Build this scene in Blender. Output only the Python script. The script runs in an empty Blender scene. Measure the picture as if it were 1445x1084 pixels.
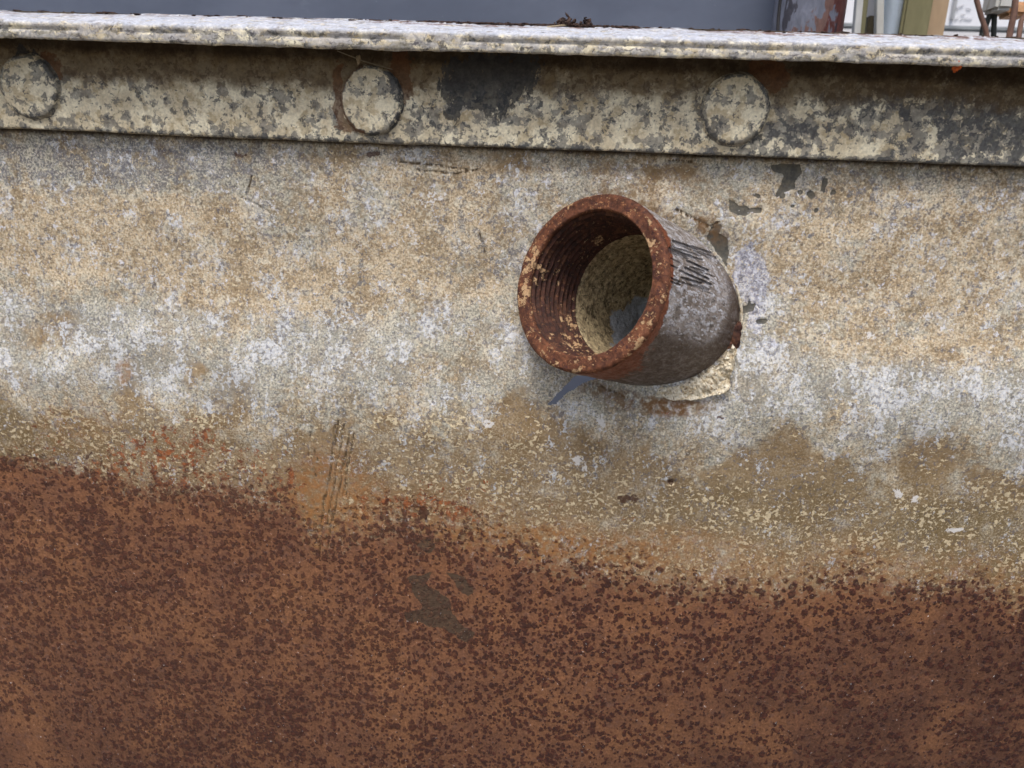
import bpy, bmesh, math, random
import numpy as np
from mathutils import Vector, Matrix
random.seed(7)
RNG = np.random.RandomState(11)
scene = bpy.context.scene
col = scene.collection
rad = math.radians

# ------------------------------------------------------------------ camera
CAM = np.array([0.07198, -0.27748, -0.02241])
YAW, PITCH, ROLL = 0.06898, rad(16), 0.03981
PW, PH, PF = 1445.0, 1084.0, 1047.0            # photograph size and focal length in its pixels
cy_, sy_, cp_, sp_ = math.cos(YAW), math.sin(YAW), math.cos(PITCH), math.sin(PITCH)
FWD = np.array([-sy_*cp_, cy_*cp_, -sp_])
R0 = np.array([cy_, sy_, 0.0]); U0 = np.cross(R0, FWD)
RGT = math.cos(ROLL)*R0 + math.sin(ROLL)*U0
UPV = -math.sin(ROLL)*R0 + math.cos(ROLL)*U0
cam = bpy.data.objects.new('camera', bpy.data.cameras.new('camera'))
col.objects.link(cam)
m = Matrix.Identity(4)
for i in range(3):
    m[i][0] = RGT[i]; m[i][1] = UPV[i]; m[i][2] = -FWD[i]; m[i][3] = CAM[i]
cam.matrix_world = m
cam.data.sensor_width = 36.0
cam.data.sensor_fit = 'HORIZONTAL'
cam.data.lens = 36.0*PF/PW
cam.data.clip_start = 0.01
cam.data.clip_end = 100
cam.data.dof.use_dof = True
cam.data.dof.focus_distance = 0.283
cam.data.dof.aperture_fstop = 20.0
scene.camera = cam

# ------------------------------------------------------------------ world and sun
SUN_EL, SUN_AZ = rad(60), rad(-12)     # azimuth measured from -Y (towards the photographer) to +X
sun_dir = Vector((math.sin(SUN_AZ)*math.cos(SUN_EL), -math.cos(SUN_AZ)*math.cos(SUN_EL), math.sin(SUN_EL)))
world = bpy.data.worlds.new('World'); scene.world = world
world.use_nodes = True
wn = world.node_tree
bg = wn.nodes['Background']
sky = wn.nodes.new('ShaderNodeTexSky')
sky.sky_type = 'NISHITA'; sky.sun_disc = False
sky.sun_elevation = SUN_EL
sky.sun_rotation = math.atan2(sun_dir.x, sun_dir.y)
sky.dust_density = 4.0; sky.air_density = 1.0; sky.ozone_density = 1.0
wn.links.new(sky.outputs[0], bg.inputs[0])
bg.inputs[1].default_value = 0.11
sl = bpy.data.lights.new('sun', 'SUN'); sl.energy = 1.5; sl.angle = rad(20); sl.color = (1.0, 0.965, 0.92)
so = bpy.data.objects.new('sun', sl); col.objects.link(so)
so.rotation_euler = sun_dir.to_track_quat('Z', 'Y').to_euler()
so.location = (0, -2, 3)
scene.view_settings.view_transform = 'Standard'
scene.view_settings.look = 'None'
scene.view_settings.gamma = 1.0
scene.view_settings.exposure = 0.48
scene.cycles.max_bounces = 5
scene.cycles.diffuse_bounces = 3
scene.cycles.adaptive_threshold = 0.03

# ------------------------------------------------------------------ point helpers
def ray(px, py):
    return FWD + RGT*((px-PW/2)/PF) - UPV*((py-PH/2)/PF)
def at_y(px, py, y=0.0):
    d = ray(px, py); return CAM + d*((y-CAM[1])/d[1])
def to_px(P):
    d = np.asarray(P) - CAM
    z = d@FWD
    return PW/2 + PF*(d@RGT)/z, PH/2 - PF*(d@UPV)/z

# ------------------------------------------------------------------ numpy noise
def vnoise(x, y, seed=0):
    t = np.random.RandomState(seed).rand(256, 256)
    xi = np.floor(x).astype(int); yi = np.floor(y).astype(int)
    fx = x-xi; fy = y-yi
    fx = fx*fx*(3-2*fx); fy = fy*fy*(3-2*fy)
    a = t[xi & 255, yi & 255]; b = t[(xi+1) & 255, yi & 255]
    c = t[xi & 255, (yi+1) & 255]; d = t[(xi+1) & 255, (yi+1) & 255]
    return (a*(1-fx)+b*fx)*(1-fy) + (c*(1-fx)+d*fx)*fy
def fbm(x, y, s, seed=0, octs=4, rough=0.5):
    v = 0; a = 1; tot = 0
    for o in range(octs):
        v = v + a*vnoise(x/s+13.7*o, y/s+7.3*o, seed+o); tot += a; a *= rough; s = s/2.03
    return v/tot - 0.5            # about -0.5..0.5
def sstep(a, b, x):
    t = np.clip((x-a)/(b-a), 0, 1); return t*t*(3-2*t)
def blob(U, V, cx, cy, rx, ry, ang=0, soft=0.5):
    c, s = math.cos(rad(ang)), math.sin(rad(ang))
    dx = U-cx; dy = V-cy
    q = np.sqrt(((dx*c+dy*s)/rx)**2 + ((-dx*s+dy*c)/ry)**2)
    return 1-sstep(1-soft, 1+soft, q)
def seg(U, V, x0, y0, x1, y1, w, soft=1.0):
    dx, dy = x1-x0, y1-y0
    t = np.clip(((U-x0)*dx+(V-y0)*dy)/(dx*dx+dy*dy), 0, 1)
    d = np.hypot(U-x0-t*dx, V-y0-t*dy)
    return 1-sstep(w*0.5, w*0.5+soft, d)
def inpoly(U, V, pts):
    r = np.zeros(U.shape, bool); n = len(pts)
    for i in range(n):
        x0, y0 = pts[i]; x1, y1 = pts[(i+1) % n]
        c = ((y0 > V) != (y1 > V)) & (U < (x1-x0)*(V-y0)/((y1-y0) or 1e-9)+x0)
        r ^= c
    return r

# ------------------------------------------------------------------ node expression helper
def lin(c):
    return tuple(((v/255.0)/12.92 if v/255.0 <= 0.04045 else ((v/255.0+0.055)/1.055)**2.4) for v in c)
class Mat:
    def __init__(s, name, dim='3D'):
        s.dim = dim
        s.m = bpy.data.materials.new(name); s.m.use_nodes = True
        s.t = s.m.node_tree; s.N = s.t.nodes; s.L = s.t.links
        s.b = s.N['Principled BSDF']
    def plug(s, inp, v):
        if isinstance(v, (int, float)):
            if inp.type == 'VECTOR': inp.default_value = (v, v, v)
            elif inp.type == 'RGBA': inp.default_value = (v, v, v, 1)
            else: inp.default_value = v
        elif isinstance(v, (tuple, list)):
            if inp.type == 'RGBA': inp.default_value = (*v[:3], 1)
            else: inp.default_value = v
        else: s.L.new(v, inp)
    def math(s, op, a, b=0.0, c=0.0, clamp=False):
        n = s.N.new('ShaderNodeMath'); n.operation = op; n.use_clamp = clamp
        s.plug(n.inputs[0], a); s.plug(n.inputs[1], b); s.plug(n.inputs[2], c)
        return n.outputs[0]
    def add(s, a, b): return s.math('ADD', a, b)
    def sub(s, a, b): return s.math('SUBTRACT', a, b)
    def mul(s, a, b): return s.math('MULTIPLY', a, b)
    def mx(s, a, b): return s.math('MAXIMUM', a, b)
    def step(s, a, b, x):        # smooth 0..1 as x goes a..b
        n = s.N.new('ShaderNodeMapRange'); n.interpolation_type = 'SMOOTHSTEP'
        s.plug(n.inputs[0], x); s.plug(n.inputs[1], a); s.plug(n.inputs[2], b)
        return n.outputs[0]
    def remap(s, x, a, b, c, d):
        n = s.N.new('ShaderNodeMapRange')
        for i, v in enumerate((x, a, b, c, d)): s.plug(n.inputs[i], v)
        return n.outputs[0]
    def vmath(s, op, a, b=(0, 0, 0), scale=None):
        n = s.N.new('ShaderNodeVectorMath'); n.operation = op
        s.plug(n.inputs[0], a)
        if scale is not None: s.plug(n.inputs['Scale'], scale)
        else: s.plug(n.inputs[1], b)
        return n.outputs[0]
    def coord(s, k=4000.0, sc=(1, 1, 1)):          # object space, k units per metre (about one photograph pixel)
        n = s.N.new('ShaderNodeTexCoord')
        if s.dim == '2D':             # flat sheet in the XZ plane: use (x, z)
            a = s.N.new('ShaderNodeSeparateXYZ'); b = s.N.new('ShaderNodeCombineXYZ')
            s.L.new(n.outputs['Object'], a.inputs[0]); s.L.new(a.outputs[0], b.inputs[0]); s.L.new(s.attr('arc'), b.inputs[1])
            return s.vmath('MULTIPLY', b.outputs[0], (k*sc[0], k*sc[2], 0))
        return s.vmath('MULTIPLY', n.outputs['Object'], (k*sc[0], k*sc[1], k*sc[2]))
    def attr(s, name):
        n = s.N.new('ShaderNodeAttribute'); n.attribute_name = name; return n.outputs['Fac']
    def noise(s, P, size, det=3, rough=0.55, off=0.0, colr=False, dist=0.0):
        n = s.N.new('ShaderNodeTexNoise'); n.noise_dimensions = s.dim
        if off: P = s.vmath('ADD', P, (off*17.3, off*9.1, off*23.7))
        s.L.new(P, n.inputs['Vector']); n.inputs['Scale'].default_value = 1.0/size
        n.inputs['Detail'].default_value = det; n.inputs['Roughness'].default_value = rough
        n.inputs['Distortion'].default_value = dist
        return n.outputs['Color' if colr else 'Fac']
    def warp(s, P, size, amt, off=0.0, det=2):
        c = s.noise(P, size, det, 0.6, off, True)
        d = s.vmath('SUBTRACT', c, (0.5, 0.5, 0.5))
        return s.vmath('ADD', P, s.vmath('SCALE', d, scale=amt*2))
    def dots(s, P, size, density, r0=0.25, r1=0.5, off=0.0, soft=0.08):
        n = s.N.new('ShaderNodeTexVoronoi'); n.voronoi_dimensions = s.dim
        if off: P = s.vmath('ADD', P, (off*31.3, off*11.1, off*7.7))
        s.L.new(P, n.inputs['Vector']); n.inputs['Scale'].default_value = 1.0/size
        sp = s.N.new('ShaderNodeSeparateColor'); s.L.new(n.outputs['Color'], sp.inputs[0])
        on = s.math('LESS_THAN', sp.outputs[0], density)
        r = s.remap(sp.outputs[1], 0, 1, r0, r1)
        d = s.sub(r, n.outputs['Distance'])
        return s.mul(on, s.step(-soft, soft, d))
    def mix(s, f, a, b, mode='MIX'):
        n = s.N.new('ShaderNodeMix'); n.data_type = 'RGBA'; n.blend_type = mode
        s.plug(n.inputs[0], f)
        for k, v in ((6, a), (7, b)): s.plug(n.inputs[k], v)
        return n.outputs[2]
    def gain(s, c, g):            # multiply colour by a scalar socket
        return s.vmath('SCALE', c, scale=g)
    def bump(s, h, strength=0.5, dist=0.0005, normal=None):
        n = s.N.new('ShaderNodeBump'); n.inputs['Strength'].default_value = strength
        n.inputs['Distance'].default_value = dist
        s.L.new(h, n.inputs['Height'])
        if normal is not None: s.L.new(normal, n.inputs['Normal'])
        return n.outputs[0]
    def out(s, c, rough=0.8, normal=None, metal=0.0, spec=0.4):
        s.plug(s.b.inputs['Base Color'], c); s.plug(s.b.inputs['Roughness'], rough)
        s.plug(s.b.inputs['Metallic'], metal); s.plug(s.b.inputs['Specular IOR Level'], spec)
        if normal is not None: s.L.new(normal, s.b.inputs['Normal'])
        return s.m
C = lin

# ------------------------------------------------------------------ materials
def mat_sheet():
    M = Mat('weathered_galvanised_sheet', '2D')
    P = M.coord()
    Pw = M.warp(P, 7, 4.0)
    tan_, salt, brown, cream, red, dens, rust = [M.attr(a) for a in ('tan', 'salt', 'brown', 'cream', 'redspeck', 'scabs', 'rust')]
    bare, line, grey, orange, olive = [M.attr(a) for a in ('bare', 'line', 'greyblotch', 'orange', 'olive')]
    n3 = M.noise(P, 4.2, 2, 0.6, 1)
    n6 = M.noise(Pw, 6.5, 3, 0.65, 5)
    n10 = M.noise(P, 12, 4, 0.6, 2)
    n40 = M.noise(P, 45, 4, 0.62, 3)
    n25 = M.noise(P, 24, 4, 0.65, 4)
    nf = M.noise(Pw, 15, 4, 0.72, 7)
    ns = M.noise(Pw, 6.0, 3, 0.7, 9)
    c0 = lambda n, a=1.0: M.mul(M.sub(n, 0.5), a)
    # chalky zinc coat: tan, grey, brown and lilac patches of uneven size
    nL = M.noise(P, 90, 5, 0.68, 31); nM = M.noise(P, 60, 5, 0.7, 32); nK = M.noise(P, 75, 5, 0.7, 33)
    tf = M.step(0.25, 0.75, M.add(M.add(c0(nL, 2.4), c0(n10, 0.6)), M.add(M.mul(tan_, 0.62), 0.12)))
    c = M.mix(tf, C((166, 164, 152)), C((196, 177, 148)))
    bp = M.step(0.46, 0.60, M.add(nM, c0(n10, .45)))
    c = M.mix(M.mul(bp, 0.7), c, C((150, 131, 102)))
    c = M.mix(M.mul(M.step(.50, .62, M.add(nL, c0(nf, .5))), .5), c, C((144, 122, 92)))
    lp = M.step(0.56, 0.66, M.add(nK, c0(n10, .3)))
    c = M.mix(M.mul(lp, 0.6), c, C((168, 169, 172)))
    c = M.mix(M.mul(M.step(0.55, 0.64, M.add(nf, M.mul(tan_, 0.05))), 0.6), c, C((202, 178, 143)))
    c = M.mix(M.mul(M.step(0.54, 0.60, M.add(n6, c0(nM, .25))), 0.38), c, C((112, 102, 86)))
    c = M.mix(M.mul(M.step(0.44, 0.38, M.add(n6, c0(nK, -.5))), 0.5), c, C((216, 208, 188)))
    fl = M.step(0.585, 0.625, M.add(M.noise(Pw, 20, 5, 0.75, 6), c0(nL, .25)))
    c = M.mix(M.mul(fl, 0.7), c, C((216, 208, 188)))
    wl = M.step(0.625, 0.655, M.add(M.noise(Pw, 14, 4, 0.75, 36), c0(nK, .35)))
    c = M.mix(M.mul(wl, 0.75), c, C((222, 224, 234)))
    pd = M.dots(Pw, 11.0, 0.16, 0.1, 0.32, 9)
    c = M.mix(M.mul(pd, 0.6), c, C((92, 88, 86)))
    # blue-grey blotches
    gb = M.step(0.59, 0.63, M.add(M.add(nf, c0(n25, .3)), M.sub(M.mul(grey, 0.15), 0.045)))
    c = M.mix(M.mul(gb, 0.75), c, M.mix(n3, C((86, 90, 96)), C((138, 140, 146))))
    # brown-olive stain: smooth and dull
    bf = M.step(0.34, 0.66, M.add(M.add(c0(nM, 0.9), c0(n25, 0.4)), M.mul(brown, 0.72)))
    bc = M.mix(M.step(0.3, 0.7, nL), C((166, 143, 110)), C((134, 112, 81)))
    bc = M.mix(M.mul(M.step(0.5, 0.66, n25), .6), bc, C((126, 102, 70)))
    bc = M.mix(M.mul(olive, 0.7), bc, C((118, 102, 68)))
    bc = M.mix(M.mul(M.step(0.54, 0.62, n6), 0.3), bc, C((104, 88, 62)))
    bc = M.mix(M.mul(M.step(.42, .62, nK), .35), bc, C((116, 96, 68)))
    c = M.mix(M.mul(bf, 0.93), c, bc)
    # grey dusty bloom, then white salt grains gathering in clumps and runs
    Pv = M.vmath('MULTIPLY', P, (1, .45, 1)); nv = M.noise(Pv, 22, 4, 0.65, 34)
    sg = M.step(0.15, 0.85, M.add(M.mul(salt, 0.9), c0(n25, .9)))
    c = M.mix(M.mul(sg, 0.55), c, C((160, 162, 157)))
    sf = M.step(0.51, 0.56, M.add(ns, M.add(M.add(c0(nK, 0.75), c0(nv, .9)), M.sub(M.mul(salt, 0.205), 0.205))))
    sdw = M.attr('sidewhite')
    c = M.mix(M.mul(M.step(.42, .62, M.add(sdw, c0(nf, .9))), .8), c, M.mix(M.step(.45, .55, n6), C((206, 210, 226)), C((150, 152, 170))))
    c = M.mix(M.mul(sf, 0.85), c, M.mix(n10, C((192, 197, 208)), C((230, 231, 230))))
    dk = M.step(0.60, 0.63, M.add(M.add(M.noise(Pw, 9, 3, 0.7, 10), c0(nK, .2)), M.mul(salt, 0.02)))
    c = M.mix(M.mul(dk, 0.6), c, C((100, 100, 110)))
    # cream specks over the stain
    cf = M.step(0.575, 0.605, M.add(M.add(M.noise(M.vmath('MULTIPLY', Pw, (.8, 1.15, 1)), 6.4, 2, 0.6, 11), M.add(c0(n25, .42), c0(nM, .55))), M.sub(M.mul(cream, 0.125), 0.176)))
    c = M.mix(M.mul(cf, 0.85), c, C((222, 206, 172)))
    # crisp chalk grains and pin-prick pits, denser where the coat is bare of stain
    ng = M.noise(P, 3.3, 2, 0.75, 51)
    act = M.sub(1.0, M.mul(bf, M.sub(0.8, M.mul(cream, .3))))
    c = M.mix(M.mul(M.mul(M.step(0.58, 0.64, M.add(ng, c0(nK, -.45))), act), 0.34), c, C((92, 82, 68)))
    c = M.mix(M.mul(M.mul(M.step(0.44, 0.38, M.add(ng, c0(nM, .50))), act), 0.42), c, C((236, 226, 202)))
    # orange stain
    c = M.mix(M.mul(orange, M.step(0.2, 0.7, n10)), c, C((160, 114, 70)))
    # fine grain, calmer on the stained part
    ga = M.sub(0.17, M.mul(bf, 0.07))
    c = M.gain(c, M.add(1.0, M.mul(M.remap(n3, 0.3, 0.7, -1, 1), ga)))
    # red-orange specks
    rf = M.step(0.56, 0.60, M.add(M.add(M.noise(Pw, 17, 5, 0.8, 12), c0(nL, .3)), M.sub(M.mul(red, 0.20), 0.205)))
    c = M.mix(M.mul(rf, 0.85), c, M.mix(M.step(.4, .6, n10), C((164, 92, 50)), C((104, 56, 40))))
    # rust field: base colour creeps in softly, dark scabs sit on top
    rb = M.mix(M.step(0.3, 0.7, n40), C((138, 95, 67)), C((120, 83, 63)))
    rb = M.mix(M.mul(M.attr('shaderust'), M.step(.0, .7, nL)), rb, C((86, 58, 46)))
    rb = M.mix(M.mul(M.step(0.48, 0.7, M.noise(P, 150, 3, 0.5, 13)), .6), rb, C((142, 99, 68)))
    rb = M.mix(M.mul(M.step(.56, .66, nf), .35), rb, C((98, 78, 74)))
    rb = M.gain(rb, M.add(M.remap(n3, 0.3, 0.7, 0.80, 1.20), M.mul(c0(n6, 1.0), .9)))
    Pd = M.warp(P, 6, 3.2, 2.0)
    densn = M.add(M.add(dens, c0(n40, .5)), c0(nL, .65))
    d1 = M.dots(Pd, 9.5, M.mul(densn, 0.85), 0.26, 0.62, 1)
    d2 = M.dots(Pd, 14.0, M.mul(densn, 0.55), 0.2, 0.52, 2)
    d4 = M.dots(Pd, 5.5, M.mul(densn, 0.6), 0.2, 0.55, 5)
    dd = M.mx(M.mx(d1, d2), d4)
    dotc = M.mix(M.step(.35, .65, n10), C((60, 34, 30)), C((86, 48, 38)))
    dotc = M.gain(dotc, M.remap(n3, .3, .7, .7, 1.35))
    dotc = M.mix(M.step(0.52, 0.6, n6), dotc, C((54, 35, 36)))
    rm = M.step(0.36, 0.64, M.add(rust, M.add(c0(nf, 0.8), c0(n6, 0.5))))
    gr = M.attr('greyrust')
    rb = M.mix(M.mul(M.step(.40, .60, M.add(gr, c0(nf, 1.0))), .85), rb, C((78, 66, 54)))
    c = M.mix(rm, c, rb)
    dm = M.mul(dd, M.step(0.22, 0.5, M.add(rust, c0(n10, .8))))
    c = M.mix(M.mul(dm, M.sub(M.sub(0.90, M.mul(M.attr('softrust'), .20)), M.mul(gr, 0.45))), c, dotc)
    of = M.mul(rm, M.step(0.60, 0.66, M.noise(Pw, 9, 3, 0.6, 16)))
    c = M.mix(M.mul(of, 0.18), c, C((158, 108, 74)))
    # bare dark metal, scratches, and recess shade painted as dark lines
    bm = M.step(0.42, 0.58, M.add(bare, c0(n6, .6)))
    c = M.mix(M.mul(bm, 0.92), c, M.mix(M.step(.35, .65, n10), C((72, 71, 66)), C((94, 90, 80))))
    c = M.mix(M.mul(line, M.step(0.44, 0.56, M.noise(M.vmath('MULTIPLY', P, (1, .4, 1)), 5, 2, .6, 41))), c, C((76, 62, 44)))
    c = M.mix(M.attr('crease_shade'), c, C((48, 38, 28)))
    # individual marks
    white, dark, wash = M.attr('whitemark'), M.attr('darkmark'), M.attr('wash')
    c = M.mix(M.mul(wash, M.step(.3, .6, n10)), c, C((112, 82, 50)))
    c = M.mix(M.mul(M.step(0.5, 0.66, M.add(M.mul(white, .85), M.add(c0(n6, 1.9), c0(n3, .8)))), .85), c, C((226, 224, 222)))
    c = M.mix(M.mul(M.step(0.45, 0.62, M.add(dark, c0(n6, 1.2))), .8), c, C((72, 44, 36)))
    # relief
    h = M.add(M.mul(n3, 0.45), M.mul(n10, 0.6))
    h = M.add(h, M.mul(M.mul(dm, M.add(0.4, M.mul(n6, 0.9))), 1.5))
    h = M.add(h, M.mul(M.mul(rm, n6), 0.9))
    h = M.sub(h, M.mul(rm, 0.7))
    h = M.add(h, M.mul(M.add(sf, cf), 0.3))
    h = M.sub(h, M.mul(M.add(bm, M.mul(line, 1.5)), 0.5))
    nb = M.bump(h, 0.6, 0.0005)
    ro = M.sub(0.86, M.mul(bm, 0.25))
    return M.out(c, ro, nb, 0.0, 0.3)

def mat_rim():
    M = Mat('peeling_cream_coat_on_grey_steel')
    P = M.coord()
    Pw = M.warp(P, 9, 5.0)
    stain, brown, top = M.attr('stain'), M.attr('brown'), M.attr('top')
    n3 = M.noise(P, 4, 3, 0.6, 1); n10 = M.noise(P, 12, 4, 0.6, 2); n40 = M.noise(P, 42, 4, 0.6, 3)
    c = M.mix(M.step(0.38, 0.62, n40), C((232, 224, 198)), C((206, 194, 166)))
    c = M.mix(M.mul(M.step(0.5, 0.6, M.noise(Pw, 22, 4, .65, 5)), 0.55), c, C((158, 138, 100)))
    # creamy patches and grey lichen-like blotches with sharp edges
    b = M.noise(Pw, 20, 4, 0.68, 4)
    g = M.step(0.54, 0.57, M.add(b, M.mul(stain, 0.16)))
    gc = M.mix(M.step(.4, .6, n10), C((82, 84, 88)), C((136, 134, 128)))
    c = M.mix(M.mul(g, 0.72), c, gc)
    g2 = M.step(0.60, 0.63, M.add(M.noise(Pw, 12, 3, 0.7, 6), M.mul(stain, 0.20)))
    c = M.mix(M.mul(g2, 0.75), c, M.mix(n3, C((40, 43, 50)), C((84, 88, 94))))
    sp = M.dots(Pw, 8.0, 0.3, 0.15, 0.42, 3)
    c = M.mix(M.mul(sp, 0.45), c, C((112, 110, 100)))
    # brown dirt near the top of the flange, with the leg's shadow painted in
    bg_ = M.step(0.35, 0.75, M.add(M.mul(brown, 0.75), M.mul(M.sub(M.noise(Pw, 30, 4, .7, 7), .35), 0.8)))
    c = M.mix(M.mul(bg_, 0.85), c, M.mix(n10, C((58, 42, 28)), C((118, 98, 66))))
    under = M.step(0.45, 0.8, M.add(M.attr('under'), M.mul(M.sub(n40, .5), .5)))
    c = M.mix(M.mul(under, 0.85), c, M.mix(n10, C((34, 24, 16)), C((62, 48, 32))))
    # dark sticky stain, and shadow painted on the middle rivet's edge
    dk = M.step(0.50, 0.58, M.add(M.attr('tar_shade'), M.mul(M.sub(M.noise(M.vmath('MULTIPLY', Pw, (1.4, 1, .7)), 13, 5, .78, 8), .5), 2.6)))
    c = M.mix(M.mul(dk, 0.85), c, M.mix(n10, C((30, 34, 40)), C((74, 76, 78))))
    # rust
    rs = M.step(0.45, 0.65, M.add(M.attr('rust'), M.mul(M.sub(M.noise(Pw, 12, 4, .7, 9), .5), 2.0)))
    c = M.mix(M.mul(rs, 0.75), c, M.mix(n10, C((62, 40, 26)), C((120, 80, 50))))
    lip = M.attr('lip')
    Ps = M.vmath('MULTIPLY', Pw, (.35, 1, 1.5))
    lw = M.mul(lip, M.step(.42, .56, M.noise(Ps, 9, 4, .65, 12)))
    c = M.mix(M.mul(lw, .7), c, C((182, 180, 180)))
    c = M.mix(M.mul(M.mul(lip, M.step(.60, .66, M.noise(Ps, 10, 4, .65, 13))), .8), c, C((78, 74, 80)))
    # upper face: bluish-white sky light painted into the colour
    tw = M.mul(top, M.step(0.25, 0.5, M.noise(Pw, 14, 3, .6, 10)))
    c = M.mix(M.mul(tw, 0.85), c, M.mix(n10, C((178, 184, 198)), C((212, 216, 226))))
    c = M.mix(M.mul(M.mul(top, M.step(.56, .62, M.noise(M.vmath('MULTIPLY', Pw, (.4, 1, 1)), 9, 4, .7, 21))), .5), c, C((120, 108, 100)))
    tr = M.mul(M.attr('toprust'), M.step(0.47, 0.55, M.noise(Pw, 16, 4, .7, 11)))
    c = M.mix(M.mul(tr, 0.85), c, M.mix(n10, C((76, 48, 36)), C((130, 86, 60))))
    c = M.gain(c, M.remap(n3, 0.3, 0.7, 0.78, 1.2))
    h = M.add(M.mul(n3, 0.3), M.add(M.mul(n10, 0.7), M.mul(M.sub(1.0, M.mx(g, g2)), 0.35)))
    return M.out(c, 0.82, M.bump(h, 0.5, 0.0005), 0, 0.3)

def mat_pipe():      # outside of the coupling
    M = Mat('scoured_galvanised_pipe')
    P = M.coord()
    rust, mark, darkbrown = M.attr('rust'), M.attr('mark'), M.attr('darkbrown')
    Pa = M.vmath('MULTIPLY', P, (1, 1, 0.45))     # fibres run along the axis (local z)
    Pw = M.warp(Pa, 5, 2.0)
    n3 = M.noise(P, 3.5, 3, 0.6, 1); n8 = M.noise(Pw, 8, 4, 0.65, 2); n30 = M.noise(P, 30, 3, .6, 3)
    c = M.mix(M.step(.35, .65, n30), C((176, 168, 164)), C((132, 120, 110)))
    c = M.mix(M.mul(M.step(0.52, 0.57, n8), 0.8), c, C((214, 214, 222)))
    c = M.mix(M.mul(M.step(0.55, 0.60, M.noise(Pw, 6, 3, .7, 4)), 0.6), c, C((66, 58, 54)))
    c = M.mix(M.mul(M.step(0.60, 0.63, M.noise(Pa, 4, 2, .6, 14)), .9), c, C((226, 228, 236)))
    gm = M.step(0.25, 0.6, M.add(darkbrown, M.mul(M.sub(n8, .5), .7)))
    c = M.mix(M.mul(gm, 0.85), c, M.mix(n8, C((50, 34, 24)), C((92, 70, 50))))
    rm = M.step(0.45, 0.56, M.add(rust, M.mul(M.sub(M.noise(Pw, 9, 4, .7, 5), .5), 0.9)))
    c = M.mix(rm, c, M.mix(n8, C((94, 48, 30)), C((158, 92, 58))))
    c = M.mix(M.mul(mark, 0.85), c, C((40, 42, 52)))
    c = M.gain(c, M.remap(n3, .3, .7, .75, 1.22))
    h = M.sub(M.add(n8, M.mul(n3, 0.5)), M.mul(mark, 0.9))
    ro = M.remap(n8, 0.4, 0.6, 0.55, 0.34)
    return M.out(c, ro, M.bump(h, 0.95, 0.0009), 0.2, 0.6)

def mat_rust(name, dark, mid, lite, crust=0.0, zscale=1.0, k=1.0):
    M = Mat(name)
    P = M.coord()
    Pw = M.warp(P, 8, 4.0)
    n3 = M.noise(P, 4, 3, .6, 1); n9 = M.noise(Pw, 9, 4, .65, 2); n30 = M.noise(P, 28, 3, .6, 3)
    c = M.mix(M.step(.35, .65, n9), C(dark), C(mid))
    c = M.mix(M.mul(M.step(.55, .66, n30), .6), c, C(lite))
    cr = M.step(0.60, 0.63, M.add(M.noise(Pw, 13, 4, .7, 4), M.add(M.mul(M.attr('crust'), 0.13), crust)))
    c = M.mix(M.mul(cr, .85), c, M.mix(n9, C((166, 124, 84)), C((216, 188, 148))))
    dk = M.step(0.60, 0.64, M.noise(Pw, 12, 3, .65, 6))
    c = M.mix(M.mul(dk, .8), c, C((62, 34, 34)))
    c = M.mix(M.mul(M.step(.60, .64, M.noise(Pw, 6, 3, .7, 9)), .6 if crust > -.035 else .25), c, C((186, 134, 92)))
    c = M.gain(c, M.remap(n3, .3, .7, .74, 1.24))
    h = M.add(M.add(n9, M.mul(n3, .5)), M.mul(cr, .4))
    return M.out(c, 0.75, M.bump(h, 0.75*k, 0.0006), 0, 0.35)

def mat_crust(name, a, b, d, size=10, rough=0.9, bstr=0.6):
    M = Mat(name)
    P = M.coord(); Pw = M.warp(P, size, size*0.5)
    n3 = M.noise(P, 4, 3, .6, 1); n9 = M.noise(Pw, size, 4, .65, 2)
    c = M.mix(M.step(.36, .64, n9), C(a), C(b))
    c = M.mix(M.mul(M.step(.56, .62, M.noise(Pw, size*0.8, 3, .7, 5)), .8), c, C(d))
    c = M.gain(c, M.remap(n3, .3, .7, .75, 1.22))
    return M.out(c, rough, M.bump(M.add(n9, M.mul(n3, .5)), bstr, 0.0006), 0, 0.3)

def mat_inner():
    M = Mat('dusty_inner_pipe_wall')
    P = M.coord(); Pw = M.warp(P, 9, 4)
    blue = M.attr('blue')
    n3 = M.noise(P, 4, 3, .6, 1); n9 = M.noise(Pw, 9, 4, .65, 2)
    c = M.mix(M.step(.35, .65, n9), C((206, 188, 150)), C((140, 124, 98)))
    c = M.mix(M.mul(M.step(.56, .6, M.noise(Pw, 9, 3, .7, 5)), .7), c, C((70, 62, 48)))
    c = M.mix(M.step(.4, .6, M.add(blue, M.mul(M.sub(n9, .5), .7))), c, M.mix(n9, C((150, 160, 170)), C((206, 212, 220))))
    c = M.gain(c, M.remap(n3, .3, .7, .75, 1.22))
    return M.out(c, 0.8, M.bump(M.add(n9, n3), .7, 0.0007), 0, .3)

def mat_plain(name, a, b, size=60, rough=0.6, streak=(1, 1, 1), contrast=0.15, k=1000.0, bump=0.0, metal=0.0, extra=None):
    M = Mat(name)
    P = M.coord(k, streak)
    n1 = M.noise(P, size, 4, .55, 1); n2 = M.noise(P, size*0.1, 3, .6, 2)
    c = M.mix(M.step(.3, .7, n1), C(a), C(b))
    if extra:
        for (cc, thr, sz, am) in extra:
            c = M.mix(M.mul(M.step(thr, thr+.03, M.noise(P, sz, 4, .65, 3+sz)), am), c, C(cc))
    c = M.gain(c, M.remap(n2, .3, .7, 1-contrast, 1+contrast))
    nb = M.bump(n1, bump, 0.002) if bump else None
    return M.out(c, rough, nb, metal, .4)

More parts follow.
